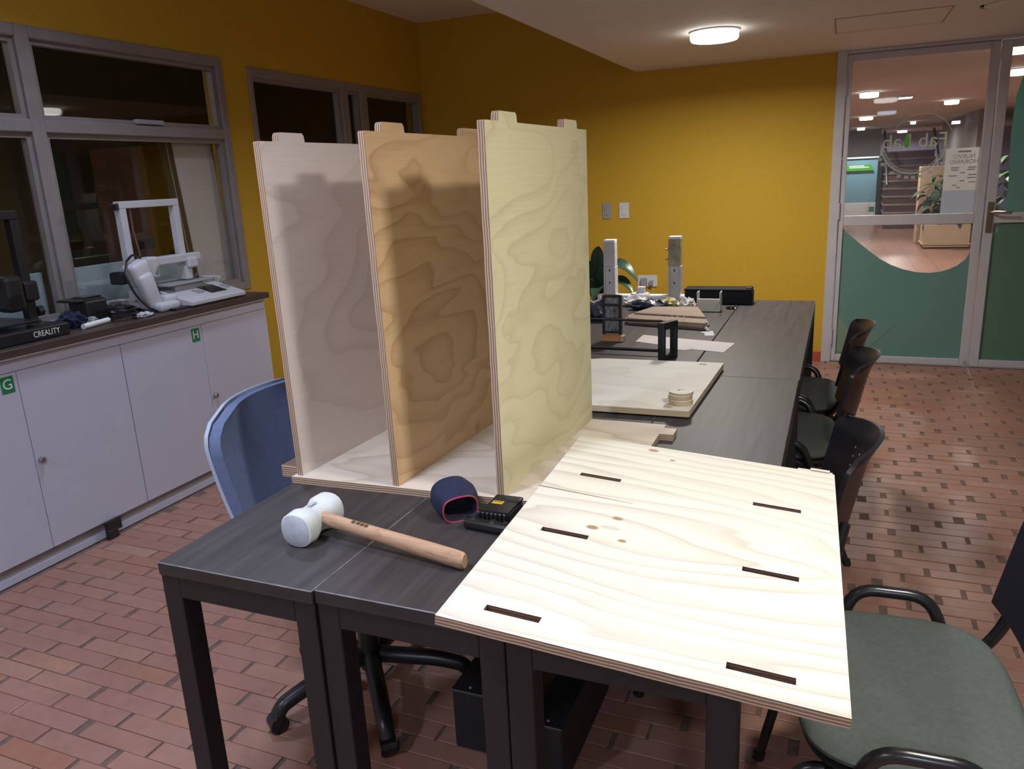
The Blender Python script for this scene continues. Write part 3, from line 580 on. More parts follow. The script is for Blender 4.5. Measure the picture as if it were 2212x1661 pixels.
# ---------------------------------------------------------------- plywood shelf
BT = 0.018; ZB = TZ+BT
sh = thing('plywood_shelf', 'half assembled plywood shelf with three upright panels on its base', 'shelf', (-0.9, 1.58, TZ))
off = Vector((-0.9, 1.58, TZ))
M['ply_base'] = ply('plywood_base', (0.66, 0.585, 0.495), (0.46, 0.355, 0.27), (1.6, 5.0, 1), 6, 3.1)
base_poly = [(-1.315, 1.548), (-0.455, 1.582), (-0.452, 1.66), (-0.452, 2.135), (-0.412, 2.137), (-0.412, 2.195), (-0.450, 2.197), (-0.450, 2.225), (-1.305, 2.235), (-1.312, 1.70)]
bo = obj('base_panel', PR(base_poly, 0, BT), [M['ply_base'], M['edge']], sh); bo.location = (0, 0, 0)
bo.data.transform(Matrix.Translation((-off.x, -off.y, 0))); edge_mats(bo)
tb_ = obj('tab', RB(-1.372, 1.578, -0.0, -1.318, 1.640, 0.034, 0.002, 1), M['edge'], bo); tb_.data.transform(Matrix.Translation((-off.x, -off.y, 0)))
ups = [(-1.288, 1.562, 0.857, 0.6, ply('plywood_upright_pinkish', (0.70, 0.63, 0.575), (0.50, 0.40, 0.345), (1.6, 3.6, 1), 5, 11.3, strength=0.55, warp=0.3, center=((0.7, 0.45, 1.3, 7.0),)), 'pale pinkish plywood upright, leftmost of three'),
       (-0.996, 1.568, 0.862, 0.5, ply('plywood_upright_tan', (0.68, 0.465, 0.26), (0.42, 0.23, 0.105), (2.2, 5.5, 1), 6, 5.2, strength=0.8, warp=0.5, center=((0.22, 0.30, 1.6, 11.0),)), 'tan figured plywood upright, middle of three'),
       (-0.711, 1.582, 0.866, 0.0, ply('plywood_upright_yellow', (0.66, 0.61, 0.385), (0.44, 0.37, 0.205), (2.4, 4.6, 1), 6.5, 8.4, strength=0.55, warp=0.5, center=((0.40, 0.34, 1.1, 7.0),)), 'yellowish plywood upright, rightmost and nearest the flat panel')]
UW = 0.648
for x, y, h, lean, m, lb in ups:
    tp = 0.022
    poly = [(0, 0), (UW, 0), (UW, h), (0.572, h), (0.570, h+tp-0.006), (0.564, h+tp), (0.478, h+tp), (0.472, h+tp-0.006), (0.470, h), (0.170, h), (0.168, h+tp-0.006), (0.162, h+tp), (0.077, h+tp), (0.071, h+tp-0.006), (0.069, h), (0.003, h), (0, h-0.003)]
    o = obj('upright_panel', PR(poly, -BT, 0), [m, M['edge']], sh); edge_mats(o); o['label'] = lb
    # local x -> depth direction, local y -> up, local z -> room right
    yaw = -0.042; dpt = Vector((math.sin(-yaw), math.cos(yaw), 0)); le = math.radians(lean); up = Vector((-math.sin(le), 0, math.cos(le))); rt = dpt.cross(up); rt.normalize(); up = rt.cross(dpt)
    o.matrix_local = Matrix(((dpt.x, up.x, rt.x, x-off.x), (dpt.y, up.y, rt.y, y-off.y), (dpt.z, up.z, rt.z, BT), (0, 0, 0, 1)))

# big slotted panel leaning on the power tool
M['ply_big'] = ply('plywood_panel_bright', (0.73, 0.69, 0.59), (0.47, 0.40, 0.315), (1.3, 6.0, 1), 4.5, 2.37, knots=((0.165, 0.408, 0.0085), (0.205, 0.468, 0.0075), (0.235, 0.375, 0.006), (0.205, 0.885, 0.009), (0.262, 0.838, 0.005)), strength=0.85, warp=0.3, center=((0.20, 0.42, 3.2, 22.0),))
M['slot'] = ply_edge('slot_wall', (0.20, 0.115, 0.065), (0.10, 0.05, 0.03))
PW, PD = 0.647, 0.913
xs = [0, 0.069, 0.168, 0.470, 0.572, PW]; hs = 0.0085
ys = [0]
for v in (0.054, 0.361, 0.662): ys += [v-hs, v+hs]
ys.append(PD)
bm = bmesh.new(); vt_ = {}; vb_ = {}
for i, x in enumerate(xs):
    for j, y in enumerate(ys): vt_[i, j] = bm.verts.new((x, y, 0)); vb_[i, j] = bm.verts.new((x, y, -BT))
hole = lambda i, j: i in (1, 3) and j in (1, 3, 5)
nx, ny = len(xs)-1, len(ys)-1
for i in range(nx):
    for j in range(ny):
        if hole(i, j): continue
        f = bm.faces.new((vt_[i, j], vt_[i+1, j], vt_[i+1, j+1], vt_[i, j+1])); f.material_index = 0
        f = bm.faces.new((vb_[i, j], vb_[i, j+1], vb_[i+1, j+1], vb_[i+1, j])); f.material_index = 0
        for di, dj, a, b_ in ((-1, 0, (i, j+1), (i, j)), (1, 0, (i+1, j), (i+1, j+1)), (0, -1, (i, j), (i+1, j)), (0, 1, (i+1, j+1), (i, j+1))):
            ii, jj = i+di, j+dj; outer = ii < 0 or jj < 0 or ii >= nx or jj >= ny
            if outer or hole(ii, jj):
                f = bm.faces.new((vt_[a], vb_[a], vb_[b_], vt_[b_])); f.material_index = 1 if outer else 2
# corner tongue on the far edge
for x0, x1, yy in ((PW-0.085, PW-0.004, 0.010), (PW-0.055, PW-0.010, 0.022)):
    vv = box(bm, x0, PD-0.001, -BT, x1, PD+yy, -0.0002)
bp = obj('slotted_panel', bm, [M['ply_big'], M['edge'], M['slot']])
for p in bp.data.polygons:
    if abs(p.normal.z) < 0.5 and p.material_index == 0: p.material_index = 1
tag(bp, 'large pale plywood panel with six slots lying across the front tables', 'panel')
uu = Vector((0.996, 0.036, -0.085)).normalized(); vv = Vector((-0.035, 0.999, 0.014)); vv = (vv-uu*vv.dot(uu)).normalized(); ww = uu.cross(vv)
bp.matrix_world = Matrix(((uu.x, vv.x, ww.x, -0.589), (uu.y, vv.y, ww.y, 1.002), (uu.z, vv.z, ww.z, 0.800), (0, 0, 0, 1)))
obj('crack', PR([(-0.002, 0.560), (0.05, 0.5585), (0.13, 0.5555), (0.22, 0.5515), (0.22, 0.5510), (0.13, 0.5535), (0.05, 0.5560), (-0.002, 0.5575)], -0.0005, 0.0004), M['riser'], bp)

# ---------------------------------------------------------------- small plywood board with stacked pieces
M['ply_back'] = ply('plywood_board_far', (0.73, 0.715, 0.63), (0.56, 0.51, 0.39), (2.0, 4.0, 1), 4, 21.0, strength=0.6)
bb = obj('plywood_board', PR([(-1.02, 2.345), (-0.409, 2.350), (-0.404, 2.356), (-0.386, 3.010), (-0.392, 3.016), (-0.862, 3.004), (-0.905, 2.985), (-1.02, 2.983)], TZ+0.006, TZ+0.026), [M['ply_back'], M['edge_pale']]); edge_mats(bb)
tag(bb, 'pale plywood board lying on the tables beyond the upright panels', 'board')
obj('knot_hole', PR([(-0.475, 2.985), (-0.447, 2.984), (-0.448, 2.972), (-0.474, 2.973)], TZ+0.0255, TZ+0.0266), M['steel_black'], bb)
for i in range(4): obj('foot', B(-0.45-0.5*(i % 2), 2.38+0.55*(i//2), TZ, -0.42-0.5*(i % 2), 2.41+0.55*(i//2), TZ+0.006), M['steel_black'], bb)
for k in range(5):
    a0 = 0.25+0.05*random.uniform(-1, 1); poly = []
    for i in range(25): a = PI+a0+ (PI*1.05)*i/24; poly.append((0.040*math.cos(a), 0.044*math.sin(a)))
    poly += [(0.036, 0.030), (0.0, 0.022), (-0.034, 0.020)]
    o = obj('plywood_disc', PR(poly, 0, 0.0085), [M['ply_back'], M['edge_pale']]); edge_mats(o); o.location = (-0.447+random.uniform(-0.002, 0.002), 2.432+random.uniform(-0.002, 0.002), TZ+0.0262+k*0.0088); o.rotation_euler = (0, 0, 0.25+random.uniform(-0.05, 0.05))
    tag(o, ['bottom half round plywood disc of the small stack', 'second lowest half round plywood disc of the small stack', 'middle half round plywood disc of the small stack', 'second highest half round plywood disc of the small stack', 'topmost half round plywood disc of the stack, with dark engraved mark'][k], 'disc', 'stacked plywood discs')
    if k == 4:
        for pl_ in ([(-0.012, 0.002), (0.016, 0.006), (0.016, 0.010), (-0.012, 0.008)], [(-0.012, -0.004), (-0.006, -0.006), (0.000, 0.004), (-0.006, 0.006)]): obj('mark', PR(pl_, 0.0083, 0.0089), M['bronze'], o)
o = obj('wood_offcut', PR([(-0.012, -0.008), (0.010, -0.010), (0.014, 0.004), (-0.004, 0.010)], 0, 0.010), M['edge_pale']); o.location = (-0.476, 2.378, TZ+0.026); tag(o, 'tiny plywood offcut beside the stacked discs', 'offcut')

# ---------------------------------------------------------------- mallet
ml = thing('mallet', 'white rubber mallet with light wooden handle on the dark table', 'mallet', (-1.058, 1.30, TZ))
M['rubber'] = mat('white_rubber', (0.63, 0.66, 0.65), 0.5, 0.06, 25); M['rubber_face'] = mat('scuffed_rubber', (0.44, 0.46, 0.50), 0.6, 0.12, 40)
M['ash'] = ply('ash_handle', (0.50, 0.315, 0.20), (0.33, 0.185, 0.10), (3, 40, 40), 6, 1.1, fib=(8, 200, 200))
bm = bmesh.new(); seg = 24; rings = []
prof = [(-0.066, 0.036), (-0.064, 0.0385), (-0.035, 0.0400), (-0.024, 0.0365), (-0.014, 0.033), (0.014, 0.033), (0.024, 0.0365), (0.035, 0.0400), (0.064, 0.0385), (0.066, 0.036)]
for yy, r in prof:
    ring = []
    for k in range(seg):
        a = 2*PI*k/seg; q = 1.0
        mid = max(0.0, 1-abs(yy)/0.03)
        ca, sa = math.cos(a), math.sin(a); e = 3.2
        den = (abs(ca)**e+abs(sa)**e)**(1/e); rr = r*((1-0.45)+0.45/den)
        ring.append(bm.verts.new((rr*ca*(1-0.06*mid), yy, 0.0405+rr*sa*(1+0.0*mid))))
    rings.append(ring)
for a, b_ in zip(rings, rings[1:]):
    for k in range(seg): bm.faces.new((a[k], a[(k+1) % seg], b_[(k+1) % seg], b_[k]))
f0 = bm.faces.new(rings[0]); f1 = bm.faces.new(rings[-1][::-1]); f0.material_index = 1; f1.material_index = 1
zmin = min(v.co.z for v in bm.verts)
for v in bm.verts: v.co.z -= zmin
hd_ = obj('head', bm, [M['rubber'], M['rubber_face']], ml, True); hd_.rotation_euler = (0, 0, 0.02)
def oval_handle():
    bm = bmesh.new(); rings = []; n = 16
    for t, ry, rz in ((0.0, 0.011, 0.015), (0.06, 0.0125, 0.0165), (0.20, 0.0125, 0.0155), (0.45, 0.0135, 0.0165), (0.75, 0.0150, 0.0185), (0.93, 0.0155, 0.0190), (0.985, 0.0145, 0.0180), (1.0, 0.0120, 0.0150)):
        p = Vector((0.028+0.372*t, -0.008*0-0.045*t, 0.046-0.0255*t)); rings.append([bm.verts.new(p+Vector((0, ry*math.cos(2*PI*k/n), rz*math.sin(2*PI*k/n)))) for k in range(n)])
    for a, b_ in zip(rings, rings[1:]):
        for k in range(n): bm.faces.new((a[k], a[(k+1) % n], b_[(k+1) % n], b_[k]))
    bm.faces.new(rings[0][::-1]); bm.faces.new(rings[-1]); return bm
hn = obj('handle', oval_handle(), M['ash'], ml, True)
for k, x in enumerate((0.115, 0.128, 0.139, 0.150)): obj('stamp', B(x, -0.020-0.0035*k*0.4, 0.0565-0.0009*k, x+0.008, -0.012-0.0035*k*0.4, 0.0572-0.0009*k), M['bronze'], hn)
obj('head_stamp', B(-0.004, -0.012, 0.0765, 0.006, 0.012, 0.0775), M['rubber_face'], hd_)

# ---------------------------------------------------------------- fabric pouch
pc = thing('fabric_pouch', 'navy fabric pouch with red rimmed opening beside the shelf base', 'pouch', (-0.800, 1.497, TZ)); pc.scale = (0.84, 0.84, 0.93)
M['navy'] = mat('navy_fabric', (0.012, 0.016, 0.050), 0.8, 0.25, 40, bump=0.3, bscale=300); M['navy_in'] = mat('dark_lining', (0.016, 0.014, 0.026), 0.9, 0.2, 30); M['red_trim'] = mat('red_piping', (0.42, 0.05, 0.075), 0.6, 0.1, 60)
def pouch():
    bm = bmesh.new(); rings = []; n = 28
    # a soft sack lying on its side, mouth towards lower right
    ax = Vector((0.66, -0.74, -0.08)).normalized(); side = ax.cross(Vector((0, 0, 1))).normalized(); up = side.cross(ax)
    for t, a, b_, dz in ((-0.085, 0.004, 0.004, 0.042), (-0.080, 0.030, 0.022, 0.042), (-0.055, 0.056, 0.036, 0.040), (-0.02, 0.066, 0.041, 0.0405), (0.02, 0.062, 0.040, 0.040), (0.045, 0.052, 0.037, 0.038), (0.055, 0.049, 0.035, 0.037)):
        rings.append([bm.verts.new(Vector((0, 0, dz))+ax*t+side*(a*math.copysign(abs(math.cos(2*PI*k/n))**0.8, math.cos(2*PI*k/n)))+up*(b_*math.copysign(abs(math.sin(2*PI*k/n))**0.8, math.sin(2*PI*k/n))*(1+0.08*math.sin(4*PI*k/n+t*40)))) for k in range(n)])
    for a, b_ in zip(rings, rings[1:]):
        for k in range(n): bm.faces.new((a[k], a[(k+1) % n], b_[(k+1) % n], b_[k]))
    bm.faces.new(rings[0][::-1])
    rim = [v.co.copy() for v in rings[-1]]
    zm = min(v.co.z for v in bm.verts)
    for v in bm.verts: v.co.z -= zm
    return bm, [p-Vector((0, 0, zm)) for p in rim], ax, up
bm, rim, ax, up = pouch(); bdy = obj('body', bm, M['navy'], pc, True)
cen = sum(rim, Vector())/len(rim)
bm = bmesh.new(); prev = None; rg = []
for t, s in ((0.0, 1.0), (0.004, 0.93), (-0.02, 0.86), (-0.06, 0.70), (-0.075, 0.2)): rg.append([bm.verts.new(cen+(p-cen)*s+ax*t) for p in rim])
for a, b_ in zip(rg, rg[1:]):
    for k in range(len(rim)): bm.faces.new((a[k], b_[k], b_[(k+1) % len(rim)], a[(k+1) % len(rim)]))
bm.faces.new(rg[-1]); obj('lining', bm, M['navy_in'], pc, True)
bm = bmesh.new(); tube(bm, [cen+(p-cen)*1.0+ax*0.003 for p in rim+rim[:1]], 0.0022, 6); obj('piping', bm, M['red_trim'], pc, True)

# ---------------------------------------------------------------- power tool under the panel edge
pt = thing('power_tool', 'black power tool with yellow label propping the panel edge', 'tool', (-0.690, 1.488, TZ), 0.0)
bm = bmesh.new(); prism(bm, [(-0.030, -0.035), (0.046, -0.035), (0.046, 0.050), (-0.024, 0.050)], 0.0, 0.038); bmesh.ops.bevel(bm, geom=bm.edges[:], offset=0.004, segments=2, affect='EDGES')
body = obj('battery', bm, M['black_plastic'], pt)
for k in range(7): obj('rib', RB(-0.030+k*0.0105, -0.039, 0.012, -0.0245+k*0.0105, -0.033, 0.036, 0.001, 1), M['black_plastic'], body)
obj('grip_cap', RB(-0.022, 0.030, 0.034, 0.046, 0.056, 0.042, 0.003), M['black_plastic'], pt)
lbp = obj('label', B(-0.016, 0.010, 0.0375, 0.010, 0.026, 0.0388), mat('yellow_sticker', (0.70, 0.42, 0.03), 0.5), pt)
for k in range(4): obj('label_print', B(-0.012+k*0.005, 0.018, 0.0387, -0.009+k*0.005, 0.023, 0.0391), M['steel_black'], lbp)
obj('barrel', TB([(-0.052, -0.052, 0.014), (0.060, -0.062, 0.014)], 0.014, 14), M['black_gloss'], pt, True)
for x in (-0.036, 0.012, 0.042): obj('collar', TB([(x, -0.0535-x*0.09, 0.014), (x+0.010, -0.0545-x*0.09, 0.014)], 0.0155 if x < 0.04 else 0.0148, 14), M['black_plastic'], pt, True)
obj('strap', TB([(-0.055, -0.03, 0.006), (-0.05, 0.0, 0.012), (-0.03, 0.01, 0.02)], 0.006, 6), M['navy_in'], pt, True)

# ---------------------------------------------------------------- things on the back tables
# disassembled printer
dp = thing('printer_frame', 'disassembled white printer frame with two tall posts on the back table', 'printer', (-1.08, 4.62, TZ))
M['dusty'] = mat('dusty_white_metal', (0.46, 0.46, 0.47), 0.5, 0.12, 14); M['yellowed'] = mat('stained_metal', (0.30, 0.265, 0.185), 0.6, 0.3, 25)
for x, top in ((-0.199, 0.362), (0.195, 0.376)):
    m_up = M['dusty'] if x < 0 else M['yellowed']
    pz_ = obj('post', RB(x-0.037, -0.03, 0.012, x+0.037, 0.03, 0.215, 0.003), M['dusty'], dp)
    obj('upper_cover', RB(x-0.037, -0.033, 0.215, x+0.035, 0.028, top, 0.004), m_up, dp)
    obj('top_cap', RB(x-0.034, -0.034, top-0.004, x+0.034, 0.029, top+0.012, 0.003), M['white_plastic'], dp)
    for s in (-1, 1): obj('channel_lip', RB(x+s*0.031-0.005, -0.036, 0.02, x+s*0.031+0.005, -0.028, 0.21, 0.001, 1), M['dusty'], pz_)
    for z in (0.19, 0.115): obj('slot_hole', PR([(x-0.003, z-0.006), (x+0.003, z-0.004), (x+0.003, z+0.006), (x-0.003, z+0.004)], 0.0301, 0.0308).copy() if False else vert_poly([(x-0.0035, z-0.008), (x+0.0035, z-0.006), (x+0.0035, z+0.008), (x-0.0035, z+0.006)], -0.0312, -0.0298), M['steel_black'], pz_)
for z in (0.255, 0.312): obj('peg', TB([(0.16, -0.01, z), (0.138, -0.01, z)], 0.006, 8), mat('pink_peg', (0.50, 0.30, 0.22), 0.5), dp, True)
obj('cross_beam', RB(-0.245, -0.028, 0.008, 0.262, 0.028, 0.042, 0.008, 2), M['white_plastic'], dp)
for x in (-0.255, 0.245): obj('end_knob', LT([(0.022, 0), (0.026, 0.01), (0.026, 0.035), (0.018, 0.045)], 16, x, -0.02), M['white_plastic'], dp, True)
obj('motor_disc', LT([(0.055, 0.0), (0.058, 0.03), (0.058, 0.05), (0.052, 0.058), (0.001, 0.058)], 28, -0.005, -0.05), M['dusty'], dp, True)
obj('motor_body', RB(-0.022, -0.062, 0.058, 0.022, -0.02, 0.095, 0.004), M['dusty'], dp)
for a in (0.6, 2.2, 4.4): obj('screw_hole', LT([(0.006, 0.0582), (0.006, 0.0592)], 10, -0.005+0.034*math.cos(a), -0.05+0.034*math.sin(a)), M['steel_black'], dp)
# black case, bracket
M['case'] = mat('matt_black_case', (0.008, 0.008, 0.012), 0.6, 0.1, 20, spec=0.2)
bc = thing('black_case', 'long flat black case at the far end of the back table', 'case', (-0.625, 4.60, TZ))
obj('shell', RB(-0.19, -0.06, 0, 0.19, 0.06, 0.075, 0.006), M['case'], bc); obj('lid', RB(-0.192, -0.063, 0.075, 0.186, 0.063, 0.090, 0.004), M['case'], bc); obj('latch', RB(0.155, -0.05, 0.088, 0.185, 0.03, 0.097, 0.003), M['black_plastic'], bc)
wk = thing('bracket', 'white U shaped bracket with two brass pins in front of the black case', 'bracket', (-0.64, 4.30, TZ))
M['cream'] = mat('cream_plastic', (0.58, 0.60, 0.50), 0.45, 0.03, 10)
obj('front_plate', RB(-0.064, -0.008, 0, 0.064, 0.0, 0.072, 0.004), M['cream'], wk)
for s in (-1, 1):
    obj('cheek', RB(s*0.061-0.003, -0.006, 0.0, s*0.061+0.003, 0.06, 0.108, 0.002, 1), M['white_plastic'], wk)
    obj('pin', TB([(s*0.036, 0.03, 0.06), (s*0.036, 0.03, 0.09)], 0.004, 8), M['bronze'], wk); obj('hole', LT([(0.0055, 0), (0.0055, 0.0012)], 10), M['letter'], wk)
    wk.children[-1].rotation_euler = (PI/2, 0, 0); wk.children[-1].location = (s*0.037, -0.0075, 0.036)
obj('floor_plate', B(-0.06, 0.0, 0, 0.06, 0.058, 0.006), M['cream'], wk)
# kraft packet
M['kraft'] = mat('kraft_paper', (0.25, 0.175, 0.13), 0.6, 0.12, 8); M['clear_wrap'] = mat('clear_wrap', (0.55, 0.53, 0.53), 0.2, 0.15, 30, coat=0.5)
kp = thing('kraft_packet', 'brown kraft packet wrapped in clear plastic on the back table', 'packet', (-0.78, 4.0, TZ))
bm = PR([(-0.235, -0.05), (-0.21, -0.14), (0.205, -0.235), (0.222, -0.20), (0.105, 0.235), (-0.17, 0.20)], 0.002, 0.034); bmesh.ops.bevel(bm, geom=bm.edges[:], offset=0.010, segments=2, affect='EDGES')
obj('packet', bm, M['kraft'], kp, True)
bm = PR([(-0.20, -0.02), (0.19, -0.10), (0.10, 0.20), (-0.14, 0.18)], 0.033, 0.044); bmesh.ops.bevel(bm, geom=bm.edges[:], offset=0.004, segments=1, affect='EDGES'); obj('top_sheet', bm, M['kraft'], kp)
obj('wrap_tail', TB([(0.208, -0.235, 0.014), (0.226, -0.262, 0.006)], 0.008, 6), M['clear_wrap'], kp, True)
for (x, y, r) in ((0.05, -0.12, 0.006), (0.085, -0.135, 0.007), (0.02, -0.115, 0.004)): obj('plastic_fold', LT([(r, 0.043), (r*0.6, 0.048), (0.001, 0.049)], 6, x, y), M['clear_wrap'], kp)
# crumpled plastic
def crumple(name, label, loc, rx, ry, h, m, seed, cat, n=18):
    rnd = random.Random(seed); bm = bmesh.new(); bmesh.ops.create_icosphere(bm, subdivisions=3, radius=1)
    for v in bm.verts:
        s = 1+rnd.uniform(-0.28, 0.22); v.co = Vector((v.co.x*rx*s, v.co.y*ry*s, max(0.0, (v.co.z*0.5+0.5)*h*(1+rnd.uniform(-0.3, 0.3)))))
        if v.co.z < h*0.12: v.co.z = 0
    o = obj(name, bm, m); o.location = loc; return tag(o, label, cat)
M['bubble'] = mat('bubble_wrap', (0.60, 0.585, 0.57), 0.25, 0.1, 40, coat=0.6); M['navy_bag'] = mat('navy_plastic_bag', (0.022, 0.026, 0.045), 0.3, 0.2, 20)
crumple('bubble_wrap', 'crumpled clear bubble wrap between the kraft packet and right post', (-0.765, 4.345, TZ), 0.045, 0.045, 0.060, M['bubble'], 3, 'wrap')
crumple('plastic_bag', 'crumpled pale plastic bag under the printer motor disc', (-1.09, 4.44, TZ), 0.08, 0.05, 0.055, M['bubble'], 5, 'bag')
crumple('plastic_bag', 'pale crumpled plastic scrap at the edge of the tall upright panel', (-1.20, 4.25, TZ), 0.07, 0.05, 0.08, M['bubble'], 9, 'bag')
crumple('dark_bag', 'dark navy plastic bag between the printer posts and the kraft packet', (-0.98, 4.325, TZ), 0.11, 0.05, 0.055, M['navy_bag'], 6, 'bag')
crumple('dark_bag', 'dark navy bag behind the perforated black tower', (-1.165, 4.01, TZ), 0.10, 0.10, 0.085, M['navy_bag'], 8, 'bag')
crumple('straw_bundle', 'yellowish straw packing beside the right printer post', (-0.885, 4.45, TZ), 0.05, 0.05, 0.045, mat('straw', (0.42, 0.36, 0.17), 0.7, 0.3, 40), 12, 'packing')
crumple('cable_bundle', 'small black cable scrap right of the white bracket', (-0.53, 4.41, TZ), 0.03, 0.03, 0.012, M['black_gloss'], 13, 'cable')
# perforated tower
tw = thing('perforated_tower', 'black perforated metal tower standing on an orange wooden foot', 'tower', (-0.955, 3.47, TZ))
M['orange'] = mat('orange_wood', (0.36, 0.17, 0.06), 0.6, 0.2, 20); M['mesh'] = mat('grey_mesh_fill', (0.115, 0.115, 0.12), 0.5, 0.8, 60, stretch=(1.2, 1, 0.5))
obj('foot', RB(-0.045, -0.03, 0, 0.045, 0.03, 0.030, 0.004), M['orange'], tw); obj('foot_cap', RB(0.040, -0.028, 0.0, 0.058, 0.02, 0.028, 0.004), M['yellowed'], tw)
for x in (-0.042, 0.038): obj('side_rail', RB(x-0.006, -0.012, 0.03, x+0.006, 0.012, 0.215, 0.001, 1), M['black_plastic'], tw)
obj('mesh_plate', B(-0.036, -0.006, 0.045, 0.032, 0.004, 0.21), M['mesh'], tw)
for z in (0.035, 0.10, 0.165, 0.206): obj('cross_bar', RB(-0.038, -0.011, z, 0.034, 0.010, z+0.011, 0.001, 1), M['black_plastic'], tw)
# black frame lying on the table
bf = thing('equipment_cage', 'black open box frame with a thick end loop, behind the plywood board', 'frame', (-0.635, 3.155, TZ))
a_, b2 = Vector((-0.020, -0.045, 0)), Vector((0.022, 0.045, 0))
def barxz(p, q, r=0.014): return TB([p, q], r*1.25, 4)
lp = [(-0.019, -0.045), (0.023, 0.045)]
dx, dy = 0.042, 0.09
def slab(s0, s1, z0, z1, th=0.016):
    bm = bmesh.new(); u = Vector((dx, dy, 0)).normalized(); nrm = Vector((-u.y, u.x, 0)); o_ = Vector((-0.019, -0.045, 0)); Ln = math.hypot(dx, dy)
    vs = [o_+u*(s*Ln)+nrm*t_+Vector((0, 0, z)) for z in (z0, z1) for s, t_ in ((s0, -th), (s1, -th), (s1, th), (s0, th))]
    v = [bm.verts.new(p) for p in vs]
    for f in ((0, 3, 2, 1), (4, 5, 6, 7), (0, 1, 5, 4), (1, 2, 6, 5), (2, 3, 7, 6), (3, 0, 4, 7)): bm.faces.new([v[i] for i in f])
    bmesh.ops.bevel(bm, geom=bm.edges[:], offset=0.003, segments=1, affect='EDGES'); return bm
obj('loop_post', slab(0, 0.17, 0.0, 0.135), M['black_plastic'], bf); obj('loop_post', slab(0.83, 1.0, 0.0, 0.155), M['black_plastic'], bf); obj('loop_top', slab(-0.02, 1.0, 0.128, 0.158), M['black_plastic'], bf); obj('loop_bottom', slab(0.17, 0.83, 0.0, 0.022), M['black_plastic'], bf)
for y, z in ((-0.045, 0.045), (0.045, 0.150), (0.045, 0.02)): obj('rail', TB([(-0.03, y, z), (-0.62, y+0.02, z)], 0.0055, 6), M['black_plastic'], bf)
obj('end_post', RB(-0.63, -0.04, 0, -0.61, -0.02, 0.155, 0.002, 1), M['black_plastic'], bf); obj('end_post', RB(-0.63, 0.055, 0, -0.61, 0.075, 0.155, 0.002, 1), M['black_plastic'], bf)
# paper shapes
M['pink_white'] = mat('white_card', (0.62, 0.55, 0.55), 0.6, 0.03, 10)
tag(obj('card_sheet', PR([(-0.845, 3.462), (-0.70, 3.40), (-0.705, 3.34), (-0.59, 3.319), (-0.565, 3.345), (-0.425, 3.304), (-0.401, 3.497), (-0.62, 3.55), (-0.843, 3.613)], TZ, TZ+0.002), M['pink_white']), 'white cut card sheet lying behind the black frame', 'card')
tag(obj('paper_scrap', PR([(-0.594, 3.721), (-0.536, 3.753), (-0.513, 3.645), (-0.557, 3.638), (-0.565, 3.69)], TZ, TZ+0.003), M['white_plastic']), 'small white paper scrap beside the kraft packet', 'paper')

# potted plant by the end wall
pp = thing('potted_plant', 'dark green broad leaved potted plant between the back table and yellow wall', 'plant', (-1.60, 5.35, 0))
obj('pot', LT([(0.11, 0), (0.14, 0.24), (0.15, 0.26), (0.14, 0.27), (0.12, 0.25)], 24), M['tan'], pp, True)
obj('stem', TB([(0, 0, 0.25), (0.01, 0.0, 0.55), (0.02, -0.02, 0.85)], 0.018, 8), M['stem'], pp, True)
def leaf_path(p0, p1, p2, W, side):
    p0, p1, p2, side = Vector(p0), Vector(p1), Vector(p2), Vector(side).normalized()
    def fn(u, v):
        p = p0*(1-u)**2+p1*2*u*(1-u)+p2*u*u; t = ((p1-p0)*(1-u)+(p2-p1)*u).normalized(); sd = (side-t*side.dot(t)).normalized(); nr = t.cross(sd)
        w_ = W*0.5*max(0.04, math.sin(PI*min(1, 0.06+0.94*u)**1.15)**0.8); q = (v-0.5)*2
        return p+sd*(q*w_)+nr*(0.25*abs(q)*w_), nr
    return sheet(fn, 12, 4, 0.0025)
P0 = (0.02, 0, 0.66)
for q0, q1, q2, W, sd in ((P0, (0.17, -0.15, 1.06), (0.35, -0.16, 0.78), 0.10, (0.3, 1, 0.6)), ((0.02, 0, 0.62), (0.20, -0.12, 0.90), (0.33, -0.20, 0.70), 0.085, (0.3, 1, 0.6)), (P0, (0.04, -0.10, 0.95), (0.075, -0.14, 1.02), 0.095, (1, 0.2, 0)), ((0.03, 0, 0.60), (0.09, -0.16, 0.82), (0.13, -0.20, 0.90), 0.085, (1, 0.3, 0)),
    ((0.03, 0, 0.60), (0.10, -0.22, 0.84), (0.08, -0.32, 0.66), 0.095, (1, 0, 0.2)), (P0, (-0.05, -0.12, 1.0), (-0.10, -0.22, 0.90), 0.10, (1, 0.2, 0)), ((0.02, 0, 0.58), (0.14, -0.18, 0.72), (0.20, -0.26, 0.60), 0.09, (0.6, 0.8, 0.3)), (P0, (-0.2, 0.1, 1.05), (-0.36, 0.12, 0.85), 0.10, (0, 1, 0.3)), ((0.02, 0, 0.6), (-0.18, -0.15, 0.92), (-0.30, -0.22, 0.72), 0.10, (0.3, -1, 0.2)),
    (P0, (0.05, 0.2, 1.0), (0.08, 0.34, 0.82), 0.10, (1, 0, 0.2)), ((0.02, 0, 0.5), (0.10, -0.20, 0.66), (0.06, -0.33, 0.58), 0.09, (1, 0.1, 0.2)), ((0.02, 0, 0.55), (0.02, -0.14, 0.76), (0.03, -0.20, 0.80), 0.08, (1, 0.1, 0)), ((0.02, 0, 0.52), (-0.1, -0.2, 0.7), (-0.14, -0.3, 0.62), 0.09, (1, -0.2, 0))):
    obj('leaf', leaf_path(q0, q1, q2, W, sd), M['leaf_dark'], pp, True)

